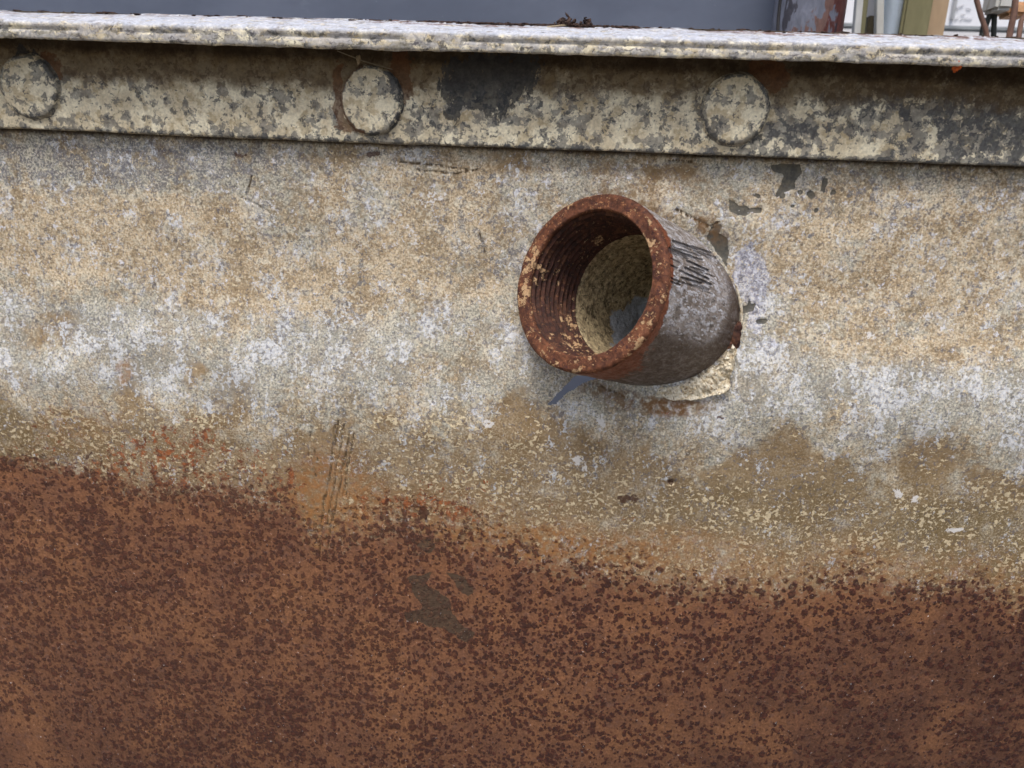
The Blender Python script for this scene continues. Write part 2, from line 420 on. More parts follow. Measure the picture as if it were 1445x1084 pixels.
SHEET = mat_sheet(); RIM = mat_rim(); PIPE = mat_pipe()
RING = mat_rust('rusty_ring_end', (72, 42, 30), (106, 64, 44), (132, 84, 58), -0.03)
THREAD = mat_rust('rusty_thread', (46, 28, 24), (80, 48, 36), (108, 72, 52), -0.04)
INNER = mat_inner()
SEAL = mat_crust('crumbled_cream_sealant', (232, 226, 208), (196, 180, 150), (104, 78, 56), 7, .9, 1.0)
FIBRE = mat_crust('yellowed_jute_fibre', (196, 180, 140), (156, 134, 98), (96, 76, 52), 5)
DIRT = mat_crust('dark_soil', (44, 34, 32), (84, 66, 58), (30, 22, 20), 6)
ORUST = mat_crust('bright_orange_rust', (190, 92, 38), (150, 66, 28), (90, 42, 24), 6)

# ------------------------------------------------------------------ object helpers
def link(name, me, mat=None, parent=None, smooth=True):
    o = bpy.data.objects.new(name, me); col.objects.link(o)
    if mat: me.materials.append(mat)
    if smooth: me.shade_smooth()
    if parent: o.parent = parent
    return o
def tag(o, label=None, cat=None, group=None, kind=None):
    if label: o['label'] = label
    if cat: o['category'] = cat
    if group: o['group'] = group
    if kind: o['kind'] = kind
    return o
def empty(name, loc):
    o = bpy.data.objects.new(name, None); o.empty_display_size = 0.02; o.location = loc
    col.objects.link(o); return o
def grid_mesh(name, X, Y, Z, keep=None, wrap_u=False, attrs=None):
    """X,Y,Z arrays (n,m). faces between neighbours; wrap_u closes the first axis."""
    n, mm = X.shape
    me = bpy.data.meshes.new(name)
    co = np.stack([X, Y, Z], -1).reshape(-1, 3).astype(np.float32)
    i = np.arange(n if wrap_u else n-1)[:, None]; j = np.arange(mm-1)[None, :]
    i2 = (i+1) % n
    f = np.stack(np.broadcast_arrays(i*mm+j, i2*mm+j, i2*mm+j+1, i*mm+j+1), -1)
    if keep is not None:
        kf = keep[:-1, :-1] & keep[1:, :-1] & keep[:-1, 1:] & keep[1:, 1:]
        f = f[kf]
    f = f.reshape(-1, 4)
    me.vertices.add(len(co)); me.vertices.foreach_set('co', co.ravel())
    me.loops.add(f.size); me.loops.foreach_set('vertex_index', f.ravel().astype(np.int32))
    me.polygons.add(len(f)); me.polygons.foreach_set('loop_start', np.arange(0, f.size, 4, dtype=np.int32))
    for k, v in (attrs or {}).items():
        a = me.attributes.new(k, 'FLOAT', 'POINT')
        a.data.foreach_set('value', np.broadcast_to(v, X.shape).reshape(-1).astype(np.float32))
    me.update(calc_edges=True); me.validate()
    return me

# ================================================================== the tank
tank = empty('water_tank', (0, 0, -0.9))
tag(tank, 'old riveted steel tank side, cream above and red brown rust below, with a pipe coupling', 'tank')
TO = np.array([0, 0, -0.9])           # children are built in world coordinates and shifted to the tank's origin
def tank_part(name, me, mat, parent=tank, off=TO):
    o = link(name, me, mat, parent)
    o.matrix_parent_inverse = Matrix.Identity(4)
    o.location = tuple(-off)
    return o

# ---- coupling placement (front-end centre and axis)
RO = 0.0312; RI = 0.0252
C1 = np.array([0.0783, -0.0228, -0.0581])
AX = np.array([math.sin(.672)*math.cos(-.291), math.cos(.672)*math.cos(-.291), math.sin(-.291)])   # inward axis
LEN = 0.046
E1 = np.cross(AX, np.array([0, 0, 1.0])); E1 /= np.linalg.norm(E1)
E2 = np.cross(AX, E1)                                           # frame E1,E2,AX
if E2[2] < 0: E1, E2 = -E1, -E2                                 # E2 points up
print('coupling len', LEN, 'axis', AX, 'C1', C1)

# ---- side sheet
def axis_pts(lo, flo, fhi, hi, fine, coarse):
    a = np.arange(flo, fhi, fine)
    n1 = max(2, int((flo-lo)/coarse)); n2 = max(2, int((hi-fhi)/coarse))
    return np.concatenate([np.linspace(lo, flo, n1, endpoint=False), a, np.linspace(fhi, hi, n2)])
corners = np.array([at_y(u, v) for u, v in ((0, 180), (PW, 180), (0, PH+60), (PW, PH+60))])
fx0, fx1 = corners[:, 0].min()-0.012, corners[:, 0].max()+0.012
fz0, fz1 = corners[:, 2].min()-0.012, -0.006
print('frame', corners)
xs = axis_pts(-0.45, fx0, fx1, 0.62, 0.00048, 0.004)
zs = axis_pts(-0.75, fz0, fz1, 0.026, 0.00048, 0.004)
X, Z = np.meshgrid(xs, zs, indexing='ij')
Pxyz = np.stack([X, 0*X, Z], -1)
dd = Pxyz-CAM; dz = np.maximum(dd@FWD, 0.05)
U = PW/2+PF*(dd@RGT)/dz; V = PH/2-PF*(dd@UPV)/dz
U = np.clip(U, -900, 2600); V = np.clip(V, -300, 1900)
# shape: rounded shoulder across the middle, tucking under below; dents round the coupling
vn = V - 0.030*(U-722)
Yb = -0.0050*np.exp(-((vn-560)/105.0)**2) + 0.0012*sstep(300, 420, vn)*(1-sstep(430, 540, vn))
Yb = Yb + 0.020*np.clip((vn-600)/484.0, 0, 1.4)**1.7*(1+0.0002*(U-722))
Yb = Yb + 0.0030*fbm(U, V, 230, 101, 3) + 0.0006*fbm(U, V, 60, 102, 4, .6)*1.6 + 0.00018*fbm(U, V, 9, 103, 3, .6)
Yb = Yb - 0.0018*blob(U, V, 930, 290, 110, 26, 18, .9) + 0.0022*blob(U, V, 800, 560, 40, 26, -40, .9)
Yb = Yb - 0.0016*blob(U, V, 850, 556, 60, 10, 10, .9)
for (a_, b_, r_, h_) in ((1090, 640, 46, .0010), (70, 470, 40, .0009), (735, 575, 30, .0008), (200, 530, 40, .0007), (330, 560, 36, .0007), (1300, 650, 44, .0008), (640, 520, 60, .0008), (430, 500, 50, .0007)):
    Yb = Yb + 1.6*h_*blob(U, V, a_, b_, r_, r_*.8, 0, .9)
dd = np.stack([X, Yb, Z], -1)-CAM; dz = np.maximum(dd@FWD, 0.05)      # marks sit where the shaped sheet really is
U = np.clip(PW/2+PF*(dd@RGT)/dz, -900, 2600); V = np.clip(PH/2-PF*(dd@UPV)/dz, -300, 1900)
UW = U + 34*fbm(U, V, 60, 3); VW = V + 34*fbm(U, V, 60, 9)
UF = U + 20*fbm(U, V, 18, 33, 5, .75); VF = V + 20*fbm(U, V, 18, 39, 5, .75)
A = {}
def mx(*a):
    r = a[0]
    for b in a[1:]: r = np.maximum(r, b)
    return r
# tan
A['tan'] = np.clip(0.35 + 0.75*blob(UW, VW, 150, 330, 190, 80) + 0.9*blob(UW, VW, 400, 395, 150, 55, -8)
    + 0.7*blob(UW, VW, 620, 370, 120, 80) + 0.55*blob(UW, VW, 1280, 360, 220, 110) + 0.3*blob(UW, VW, 1120, 340, 80, 60) + 0.4*blob(UW, VW, 1250, 490, 220, 28)
    + 0.4*blob(UW, VW, 560, 240, 160, 40) - 0.5*blob(UW, VW, 200, 240, 220, 40) - 0.35*blob(UW, VW, 660, 470, 120, 60), 0, 1.3)
# salt band: ragged lower edge with drips
drip = 60*fbm(U*1.0, V*0.18, 26, 51, 3) + 40*fbm(U, V*0.3, 90, 57, 2)
lo_edge = np.interp(U, [0, 200, 400, 560, 720, 800, 900, 1000, 1100, 1230, 1350, 1445], [540, 560, 575, 570, 560, 590, 600, 610, 590, 620, 620, 640]) + drip
hi_edge = np.interp(U, [0, 200, 450, 560, 700, 800, 1000, 1050, 1150, 1445], [420, 432, 452, 450, 455, 520, 530, 480, 500, 530]) + 16*fbm(U, V, 50, 61)
band = sstep(-22, 16, V-hi_edge)*(1-sstep(-28, 28, V-lo_edge))
side = blob(UW, VW, 1062, 400, 26, 62, -8) + 0.8*blob(UW, VW, 1078, 480, 26, 70, 10)
pock = 1-0.85*mx(blob(UW, VW, 70, 470, 34, 34), blob(UW, VW, 270, 540, 30, 36), blob(UW, VW, 330, 480, 40, 26), blob(UW, VW, 1190, 590, 34, 30), blob(UW, VW, 430, 560, 30, 30), blob(UW, VW, 640, 500, 60, 36), blob(UW, VW, 1100, 640, 60, 40))
spots = mx(blob(UW, VW, 1230, 600, 18, 60), blob(UW, VW, 1420, 600, 20, 70), blob(UW, VW, 1010, 620, 20, 40), blob(UW, VW, 240, 520, 34, 26), blob(UW, VW, 190, 500, 26, 26), blob(UW, VW, 130, 490, 60, 20, 25), blob(UW, VW, 380, 500, 60, 22))
A['sidewhite'] = mx(blob(UF, VF, 1058, 388, 24, 42, -8, .35), .75*blob(UF, VF, 1068, 440, 14, 34, 10, .4), .6*blob(UF, VF, 1085, 490, 14, 20, 10, .4))
A['salt'] = np.clip(band*pock*0.72 + side*.5 + 0.5*spots + 0.22*blob(UW, VW, 1250, 560, 260, 50) + 0.04*sstep(200, 260, V)*(1-sstep(430, 560, V)), 0, 1.25)
# brown stain under the band
b_up = np.interp(U, [0, 250, 450, 600, 780, 900, 1000, 1150, 1445], [545, 590, 590, 600, 585, 620, 640, 630, 665]) + drip*0.9
A['brown'] = np.clip(sstep(-40, 45, V-b_up)*0.95 + 0.75*mx(blob(UW, VW, 1090, 640, 52, 40), blob(UW, VW, 70, 470, 44, 40), blob(UW, VW, 190, 545, 40, 40), blob(UW, VW, 270, 530, 22, 28), blob(UW, VW, 735, 575, 30, 34), blob(UW, VW, 330, 560, 50, 40), blob(UW, VW, 1300, 650, 50, 34))
    + 0.35*blob(UW, VW, 930, 265, 100, 32) + 0.35*blob(UW, VW, 330, 390, 260, 26, 8)+0.5*blob(UW, VW, 1200, 500, 160, 24) + 0.4*blob(UW, VW, 720, 300, 50, 80)
    + 0.5*(1-sstep(0, 24, V-(205+U*0.037))), 0, 1.1)
A['olive'] = np.clip(1.2*blob(UW, VW, 20, 610, 130, 50) + 0.9*blob(UW, VW, 1420, 780, 160, 60) + 0.6*blob(UW, VW, 1150, 720, 250, 60), 0, 1)
A['cream'] = np.clip(0.95*blob(UW, VW, 230, 620, 180, 60) + 1.0*blob(UW, VW, 110, 600, 120, 46) + 0.95*blob(UW, VW, 640, 665, 150, 80) + 1.0*blob(UW, VW, 540, 665, 50, 60) + 0.75*blob(UW, VW, 850, 720, 170, 70)
    + 0.85*blob(UW, VW, 1200, 765, 330, 66) + 0.9*blob(UW, VW, 1400, 760, 120, 80) + 0.5*blob(UW, VW, 980, 790, 120, 50) + 0.4*sstep(540, 600, V)*(1-sstep(800, 860, V)), 0, 1.15)
bound = np.interp(U, [-300, 0, 60, 130, 200, 270, 350, 410, 440, 500, 560, 620, 700, 800, 900, 960, 1050, 1120, 1200, 1300, 1380, 1445, 1800],
    [640, 648, 655, 664, 690, 690, 694, 700, 760, 742, 735, 752, 768, 800, 812, 830, 832, 835, 812, 838, 826, 858, 870]) + 26*fbm(U, V, 34, 71, 4, .6)
width = np.interp(U, [0, 150, 400, 700, 1000, 1445], [18, 40, 56, 60, 52, 40])
A['rust'] = np.clip(0.5 + (V-bound)/width/3.2, 0, 1)*1.0
A['redspeck'] = np.clip(1.2*blob(UF, VF, 250, 618, 60, 26) + 1.3*blob(UW, VW, 210, 642, 60, 22) + 1.4*blob(UW, VW, 310, 668, 120, 40) + 1.1*blob(UW, VW, 190, 672, 90, 26) + 0.55*blob(UW, VW, 80, 610, 60, 40) + 0.15*blob(UW, VW, 720, 710, 260, 60)
    + 0.4*blob(UW, VW, 640, 690, 70, 40)  + 0.1*blob(UW, VW, 1050, 690, 340, 100) + 0.7*blob(UW, VW, 560, 725, 110, 24) + 0.2*sstep(560, 620, V), 0, 1.2)
A['redspeck'] = A['redspeck']*(1-.75*sstep(900, 1000, U)*(1-sstep(620,700,V)*0.5))
A['redspeck'] = mx(A['redspeck'], 1.1*blob(UF, VF, 945, 572, 34, 16)*1.0)
edge_clu = np.exp(-((V-bound-10)/20)**2)
A['scabs'] = np.clip(0.46 - 0.10*sstep(600, 900, U) + 0.22*edge_clu + 0.03*blob(UW, VW, 150, 760, 300, 140) + 0.12*blob(UW, VW, 250, 900, 420, 180) + 0.5*fbm(U, V, 130, 81, 3)
    + 0.10*blob(UW, VW, 1050, 960, 300, 160) - 0.22*blob(UW, VW, 1000, 830, 220, 50) - 0.35*blob(UW, VW, 440, 760, 46, 90) - 0.25*blob(UW, VW, 60, 1060, 120, 60), 0.05, 0.95)
A['orange'] = np.clip(1.0*blob(UW, VW, 430, 740, 34, 90, 6) + 0.7*blob(UW, VW, 480, 700, 60, 60) + 0.5*blob(UW, VW, 680, 770, 120, 26) + 0.45*blob(UW, VW, 850, 770, 200, 26) + 0.60*np.exp(-((V-bound+14)/40)**2)*(.3+.7*sstep(380, 560, U))
    + 0.6*blob(UF, VF, 175, 525, 9, 20) + 0.75*blob(UF, VF, 945, 575, 36, 14) + 0.3*blob(UW, VW, 110, 600, 60, 30), 0, 1)
A['greyblotch'] = np.clip(0.6*(1-sstep(10, 95, VW-(190+0.037*U)))*(0.35+0.65*(1-sstep(250, 600, U))) + 0.85*blob(UW, VW, 180, 235, 240, 34) + 0.75*blob(UW, VW, 90, 450, 100, 26, 20) + 0.55*blob(UW, VW, 680, 335, 60, 80)
    + 0.6*blob(UW, VW, 480, 480, 30, 60) + 1.2*blob(U, V, 482, 582, 8, 9, 0, .3) + 0.35*blob(UW, VW, 1300, 270, 180, 44) + 0.4*blob(UW, VW, 500, 360, 40, 80) + 0.02, 0, 1.15)
UE = U + 5*fbm(U, V, 8, 133, 3, .6); VE = V + 5*fbm(U, V, 8, 139, 3, .6)
BARE = [[(1088, 231), (1130, 233), (1133, 245), (1122, 255), (1124, 266), (1108, 270), (1092, 281), (1102, 262), (1108, 248), (1090, 240)],
        [(1028, 283), (1036, 284), (1041, 292), (1052, 291), (1056, 294), (1075, 293), (1074, 302), (1060, 300), (1050, 306), (1038, 301), (1030, 298)],
        [(1000, 325), (1012, 315), (1020, 318), (1014, 330), (1026, 338), (1028, 352), (1026, 378), (1015, 362), (1003, 345), (998, 335)],
        [(1042, 434), (1055, 430), (1058, 418), (1061, 428), (1068, 430), (1062, 440), (1050, 443)],
        [(1162, 252), (1169, 250), (1168, 262), (1163, 274), (1159, 268)], [(1066, 452), (1084, 450), (1082, 456), (1068, 458)]]
b_ = np.zeros(U.shape)
for pts in BARE: b_ = np.maximum(b_, inpoly(UE, VE, pts)*1.0)
for (a1, a2, a3) in ((1145, 275, 6), (1130, 272, 5), (1105, 277, 5), (1152, 297, 4), (1068, 276, 5), (1176, 272, 4), (1118, 292, 3)): b_ = np.maximum(b_, blob(UE, VE, a1, a2, a3, a3*.8, 0, .3))
b_[1:-1, 1:-1] = (b_[1:-1, 1:-1]*2+b_[:-2, 1:-1]+b_[2:, 1:-1]+b_[1:-1, :-2]+b_[1:-1, 2:])/6
A['bare'] = b_
ln = np.zeros_like(U)
UL = U + 3*fbm(U, V, 30, 91); VL = V
for (x0, y0, x1, y1, w) in ((478, 595, 452, 752, 3), (486, 600, 462, 740, 2), (494, 610, 470, 735, 2), (500, 612, 484, 700, 1.6), (438, 610, 448, 650, 3), (436, 640, 446, 672, 1.6), (490, 640, 488, 700, 2), (474, 600, 468, 650, 3), (458, 700, 452, 780, 2), (470, 720, 462, 790, 1.4)):
    ln = np.maximum(ln, seg(UL, VL, x0, y0, x1, y1, w*.5, 1.4)*0.8)
for (x0, y0, x1, y1, w) in ((560, 228, 600, 232, 1.4), (600, 232, 660, 240, 1.6), (588, 240, 640, 246, 1.2), (640, 246, 676, 240, 1.2), (355, 250, 348, 275, 1.2), (848, 543, 885, 562, 1.6), (946, 214, 1000, 220, 2.5), (1395, 235, 1410, 250, 1.2), (340, 278, 380, 300, 1), (676, 330, 684, 356, 1.5), (940, 225, 975, 228, 1.5)):
    ln = np.maximum(ln, seg(U+4*fbm(U, V, 20, 93), V+4*fbm(U, V, 20, 94), x0, y0, x1, y1, w, 1.5))
A['crease_shade'] = .85*(1-sstep(1, 9, V-(181+0.0374*U)+3*fbm(U, V, 20, 97)))  # dirt line under the flange, with its contact shadow painted in
for (x0, y0, x1, y1, w) in ((955, 296, 985, 312, 3), (985, 312, 1004, 322, 4), (1002, 320, 1014, 314, 2)):  # dark recess at the coupling's upper right, its shade painted as lines
    ln = np.maximum(ln, seg(U, V, x0, y0, x1, y1, w, 1.5))
A['line'] = ln
A['softrust'] = blob(UW, VW, 150, 820, 500, 260, 0, .6)
A['shaderust'] = np.clip(.95*blob(UW, VW, 1390, 1010, 360, 200, -12, .8) + .55*sstep(860, 1120, VW) + .35*blob(UW, VW, 150, 900, 260, 200, 0, .8), 0, 1)  # shading painted as darker rust, mostly toward the bottom and lower right
UG = U + 14*fbm(U, V, 24, 33, 5, .65); VG = V + 14*fbm(U, V, 24, 39, 5, .65)
g_ = np.maximum(inpoly(UG, VG, [(572, 815), (610, 805), (600, 822), (618, 835), (636, 850), (640, 865), (655, 885), (672, 895), (660, 908), (640, 895), (620, 888), (598, 882), (575, 875), (572, 862), (598, 858), (585, 838)])*1.0,
    inpoly(UG, VG, [(625, 806), (655, 812), (668, 830), (662, 845), (648, 836), (636, 820)])*.8)
g_ = mx(g_, .6*blob(UG, VG, 602, 768, 16, 12, 0, .5))
for _k in range(3): g_[1:-1, 1:-1] = (g_[1:-1, 1:-1]+g_[:-2, 1:-1]+g_[2:, 1:-1]+g_[1:-1, :-2]+g_[1:-1, 2:])/5
A['greyrust'] = g_
A['whitemark'] = mx(blob(UF, VF, 1265, 698, 7, 6), blob(UF, VF, 1291, 704, 6, 5), blob(UF, VF, 848, 597, 7, 10), blob(UF, VF, 818, 652, 9, 8), blob(UF, VF, 826, 664, 5, 4), blob(UF, VF, 1013, 646, 5, 6), blob(UF, VF, 1348, 748, 16, 5), blob(UF, VF, 248, 594, 5, 6), blob(UF, VF, 690, 596, 9, 6), blob(UF, VF, 1230, 476, 12, 5)*.8, .62*blob(UF, VF, 610, 278, 20, 13, -20), .6*blob(UF, VF, 135, 356, 14, 12, 30), .6*blob(UF, VF, 480, 385, 8, 24), .6*blob(UF, VF, 584, 335, 8, 18, -30), .55*blob(UF, VF, 1308, 446, 10, 7))
A['darkmark'] = mx(blob(U, V, 947, 681, 4.5, 4), blob(UF, VF, 887, 703, 16, 6), blob(UF, VF, 600, 725, 7, 9, 40), blob(UF, VF, 125, 645, 4, 4), blob(UF, VF, 527, 219, 12, 5), blob(UF, VF, 340, 218, 10, 4)*.8, blob(UF, VF, 1016, 590, 4, 3))
A['wash'] = np.clip(0.75*blob(UW, VW, 880, 560, 70, 14, 12) + 0.3*blob(UW, VW, 915, 262, 70, 26) + 0.8*blob(UF, VF, 1000, 320, 30, 14, 30) + 0.8*blob(UF, VF, 960, 572, 46, 13) + 0.5*blob(UF, VF, 900, 290, 60, 12, 20), 0, .9)  # brown dirt stains; those below the coupling also paint in its shadow
Yb = Yb + 0.0004*A['bare'] + 0.0003*A['line'] + 0.0012*blob(U, V, 947, 681, 4.5, 4)
dzz = np.diff(Z, axis=1); dyy = np.diff(0.020*np.clip((vn-600)/484.0, 0, 1.4)**1.7, axis=1)
arc = np.concatenate([np.zeros((Z.shape[0], 1)), np.cumsum(np.hypot(dzz, dyy)*(1-0.30*np.clip((V[:, 1:]-500)/584, 0, 1)), axis=1)], 1)
A['arc'] = arc-arc[:, -1:]
Pn = np.stack([X, Yb, Z], -1)
rel = Pn - C1; t_ax = rel@AX
rr = np.sqrt(np.maximum((rel**2).sum(-1)-t_ax**2, 0))
slit = inpoly(U+2*fbm(U, V, 10, 111), V+2*fbm(U, V, 10, 112), [(774, 571), (782, 563), (797, 546), (810, 534), (816, 531), (850, 531), (828, 537), (814, 545), (797, 556), (784, 569)])
nick = inpoly(U, V, [(985, 318), (1000, 313), (1012, 318), (1018, 332), (1000, 338), (985, 330)]) & False
keep = (rr > RO*0.965) & ~slit
keep &= Z < 0.03
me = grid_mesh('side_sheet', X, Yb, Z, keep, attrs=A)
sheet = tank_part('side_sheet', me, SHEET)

# ---- rim angle: rivet flange + outward leg, one rolled section
def solve_z(px, py, y):
    return at_y(px, py, y)[2]
yb, yf = 0.003, -0.021
# profile points at the frame centre (x about .06)
z_low = solve_z(722, 208.5, -0.0052)
z_backtop = solve_z(722, 33, yb)
z_fronttop = solve_z(722, 47.5, yf)
z_frontbot = solve_z(722, 77, yf)
print('rim z', z_low, z_backtop, z_fronttop, z_frontbot)
def rounded(pts, rs, n=5):
    out = []
    L = len(pts)
    for i in range(L):
        p = np.array(pts[i]); a = np.array(pts[i-1]); b = np.array(pts[(i+1) % L]); r = rs[i]
        da = (a-p)/np.linalg.norm(a-p); db = (b-p)/np.linalg.norm(b-p)
        r = min(r, 0.45*np.linalg.norm(a-p), 0.45*np.linalg.norm(b-p))
        p0 = p+da*r; p1 = p+db*r
        for k in range(n+1):
            t = k/n; out.append((1-t)**2*p0+2*t*(1-t)*p+t*t*p1)
    return out
th = z_fronttop-z_frontbot
z_under_back = z_backtop-th-0.001
prof = rounded([(-0.0006, z_low), (-0.0054, z_low), (-0.0054, z_under_back), (yf, z_frontbot), (yf, z_fronttop), (yb, z_backtop), (yb, z_backtop-0.006), (-0.0006, z_backtop-0.007)],
               [0.0008, 0.0011, 0.004, 0.0018, 0.0018, 0.0012, 0.001, 0.0005])
def resample(pts, step):
    out = []
    P = [np.array(p) for p in pts]+[np.array(pts[0])]
    for a, b in zip(P[:-1], P[1:]):
        n = max(1, int(np.linalg.norm(b-a)/step))
        for k in range(n): out.append(a+(b-a)*k/n)
    return np.array(out+[P[0]])
prof = resample(prof, 0.0006)
px_ = np.concatenate([np.linspace(-0.45, fx0, 60, endpoint=False), np.arange(fx0, fx1, 0.0006), np.linspace(fx1, 0.62, 60)])
# outward normals of the profile
dP = np.roll(prof, -1, 0)-np.roll(prof, 1, 0); dP[0] = dP[-1] = prof[1]-prof[-2]
nrm = np.stack([dP[:, 1], -dP[:, 0]], -1); nrm /= np.linalg.norm(nrm, axis=1)[:, None]+1e-12
cen = prof.mean(0)
area = np.sum(prof[:-1, 0]*prof[1:, 1]-prof[1:, 0]*prof[:-1, 1])
if area < 0: nrm = -nrm
s_arc = np.concatenate([[0], np.cumsum(np.linalg.norm(np.diff(prof, axis=0), axis=1))])
XX, SS = np.meshgrid(px_, s_arc*1.0, indexing='ij')
YY = np.broadcast_to(prof[:, 0], XX.shape).copy(); ZZ = np.broadcast_to(prof[:, 1], XX.shape).copy()
disp = 0.0007*fbm(XX*4000, SS*4000, 46, 201, 4, .6) + 0.00022*fbm(XX*4000, SS*4000, 9, 202, 3, .6) + 0.0008*fbm(XX*4000, SS*0, 240, 203, 2)
disp[:, -1] = disp[:, 0]
frontish = sstep(-0.008, -0.02, YY)
groove = np.exp(-((ZZ-(z_frontbot+th*0.62))/0.0005)**2)*frontish*(fbm(XX*4000, XX*0, 90, 205, 3) > -0.05)
disp = disp + frontish*0.0007*fbm(XX*4000, SS*4000, 22, 204, 3, .6) - groove*0.0010
YY = YY + nrm[:, 0]*disp; ZZ = ZZ + nrm[:, 1]*disp
dd = np.stack([XX, YY, ZZ], -1)-CAM; dz = np.maximum(dd@FWD, 0.05)
RU = PW/2+PF*(dd@RGT)/dz; RV = PH/2-PF*(dd@UPV)/dz
RU = np.clip(RU, -900, 2600)
lowl = 181+0.0374*RU
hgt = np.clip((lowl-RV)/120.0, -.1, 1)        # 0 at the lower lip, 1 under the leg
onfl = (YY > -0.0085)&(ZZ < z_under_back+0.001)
RUf = RU+16*fbm(RU, RV, 22, 211); RVf = RV+16*fbm(RU, RV, 22, 212)
topm = np.clip((ZZ-(z_fronttop+(YY-yf)*(z_backtop-z_fronttop)/(yb-yf)))/0.0006+1.6, 0, 1)*(YY < yb-.0002)
RA = {}
RA['under'] = np.where(onfl, .85*sstep(.66, 1.1, hgt), 0)  # near-black below the leg: overhang shade painted into the colour
RA['top'] = topm*(1-0.0*XX)
RA['brown'] = np.where(onfl, np.clip(sstep(0.30, 0.88, hgt)*np.interp(RU, [0, 450, 620, 900, 1445], [1.1, 1.1, .85, .85, .8]), 0, 1), 0.12+0.6*(1-topm)*(YY > -0.017))
RA['stain'] = np.where(onfl, np.clip(0.0 + 0.5*(1-sstep(0.0, 0.09, hgt)) + np.interp(RU, [0, 200, 330, 600, 700, 900, 1100, 1445], [-.25, -.1, .1, .3, .4, .25, .4, .75])*0.55
    - 0.5*blob(RUf, RVf, 1190, 205, 60, 14) - 0.5*blob(RUf, RVf, 870, 195, 50, 14) - .4*blob(RUf, RVf, 720, 188, 40, 12)
    + 0.6*blob(RUf, RVf, 1130, 190, 40, 20) + 0.5*blob(RUf, RVf, 1390, 180, 70, 40) + 0.4*blob(RUf, RVf, 1290, 120, 120, 40), 0, 1.1), 0.28)
RA['tar_shade'] = np.where(onfl, mx(blob(RUf, RVf, 685, 115, 62, 42, 0, .4), 0.9*blob(RUf, RVf, 640, 140, 16, 36), 0.8*blob(RUf, RVf, 735, 100, 30, 36), 0.7*blob(RUf, RVf, 700, 150, 26, 22), 0.75*blob(RUf, RVf, 45, 78, 26, 14, 30), 0.6*blob(RUf, RVf, 1050, 196, 40, 10)), 0)
RA['lip'] = frontish*(1-topm)
RA['rust'] = np.where(onfl, mx(blob(RUf, RVf, 478, 135, 7, 46), 0.8*blob(RUf, RVf, 500, 178, 30, 12), 0.8*blob(RUf, RVf, 565, 110, 18, 46), 0.8*blob(RUf, RVf, 1085, 105, 30, 26), 0.8*blob(RUf, RVf, 70, 100, 14, 30)), 0.0) + 0.12
RA['toprust'] = np.clip(topm*(sstep(yb-.013, yb-.005, YY))*np.interp(RU, [0, 500, 600, 860, 900, 1000, 1100, 1445], [.5, .6, 1.6, 1.6, .4, .5, 1.6, 1.6]), 0, 1)
me = grid_mesh('rim_angle', XX, YY, ZZ, attrs=RA)
rim = tank_part('rim_angle', me, RIM)

# ---- rivets
def rivet(cx, cyp, rx, ry, hgt_, seed, dome, lab, flat=0.75):
    c = at_y(cx, cyp, -0.009)
    sc = (c-CAM)@FWD/PF
    n, mr = 96, 26
    th_ = np.linspace(0, 2*np.pi, n, endpoint=False)
    prof_r = np.concatenate([np.linspace(0.02, flat, 12), flat+(1-flat)*np.sin(np.linspace(0, np.pi/2, 10)[1:]), np.array([1.0, 1.005, 1.02, 1.05, 1.09])])
    prof_h = np.concatenate([1-dome*(np.linspace(0.02, flat, 12)/flat)**2*0.4, (1-dome*0.4)*np.cos(np.linspace(0, np.pi/2, 10)[1:])*0.55+(1-dome*0.4)*0.45, np.linspace(.4, -.15, 5)])
    T, I = np.meshgrid(th_, np.arange(len(prof_r)), indexing='ij')
    r = prof_r[I]; h = prof_h[I]
    w = 1 + 0.07*fbm(np.cos(T)*60+200, np.sin(T)*60+200, 26, seed, 4, .65)*2
    x = np.cos(T)*r*rx*sc*w; z = np.sin(T)*r*ry*sc*w
    y = -0.0054-0.0035*0-h*hgt_ + 0.0007*fbm(x*4000+500, z*4000+500, 22, seed+5, 4, .6) + 0.0002*fbm(x*4000+500, z*4000+500, 7, seed+7, 2)
    at = {'stain': np.clip(0.05+0.5*(r > .9)+0.5*blob(x*4000, z*4000, *((-25, -22, 16, 14) if seed == 30 else (30, 25, 14, 16))), 0, 1), 'brown': np.clip(0.05+(0.25*(r > .97))+0.15*(z > 0.004), 0, 1),
          'rust': np.clip(0.1+0.7*((r > .93) & (np.cos(T) < -.2) & (seed == 20)), 0, 1), 'tar_shade': 0.5*((r > .93) & (np.cos(T+.4) > 0.3) & (seed == 20)), 'top': 0*x, 'toprust': 0*x, 'lip': 0*x, 'under': 0*x}  # dark right and lower edge of the middle rivet paints in its shadow
    me = grid_mesh('rivet', x, y, z, wrap_u=True, attrs=at)
    o = link('rivet', me, RIM, tank)
    o.location = (c[0], 0, c[2]+0.9)
    o['label'] = lab
    return o
rivet(34, 121, 42, 42, 0.0034, 10, 1.0, 'domed cream rivet head at the left end of the rim', 0.6)
rivet(521.5, 141, 43.5, 46, 0.0034, 20, 0.35, 'flat pale rivet head with a rusty left edge')
rivet(1040, 154, 46, 47, 0.0034, 30, 0.5, 'greyish rivet head with dark specks, above the coupling')

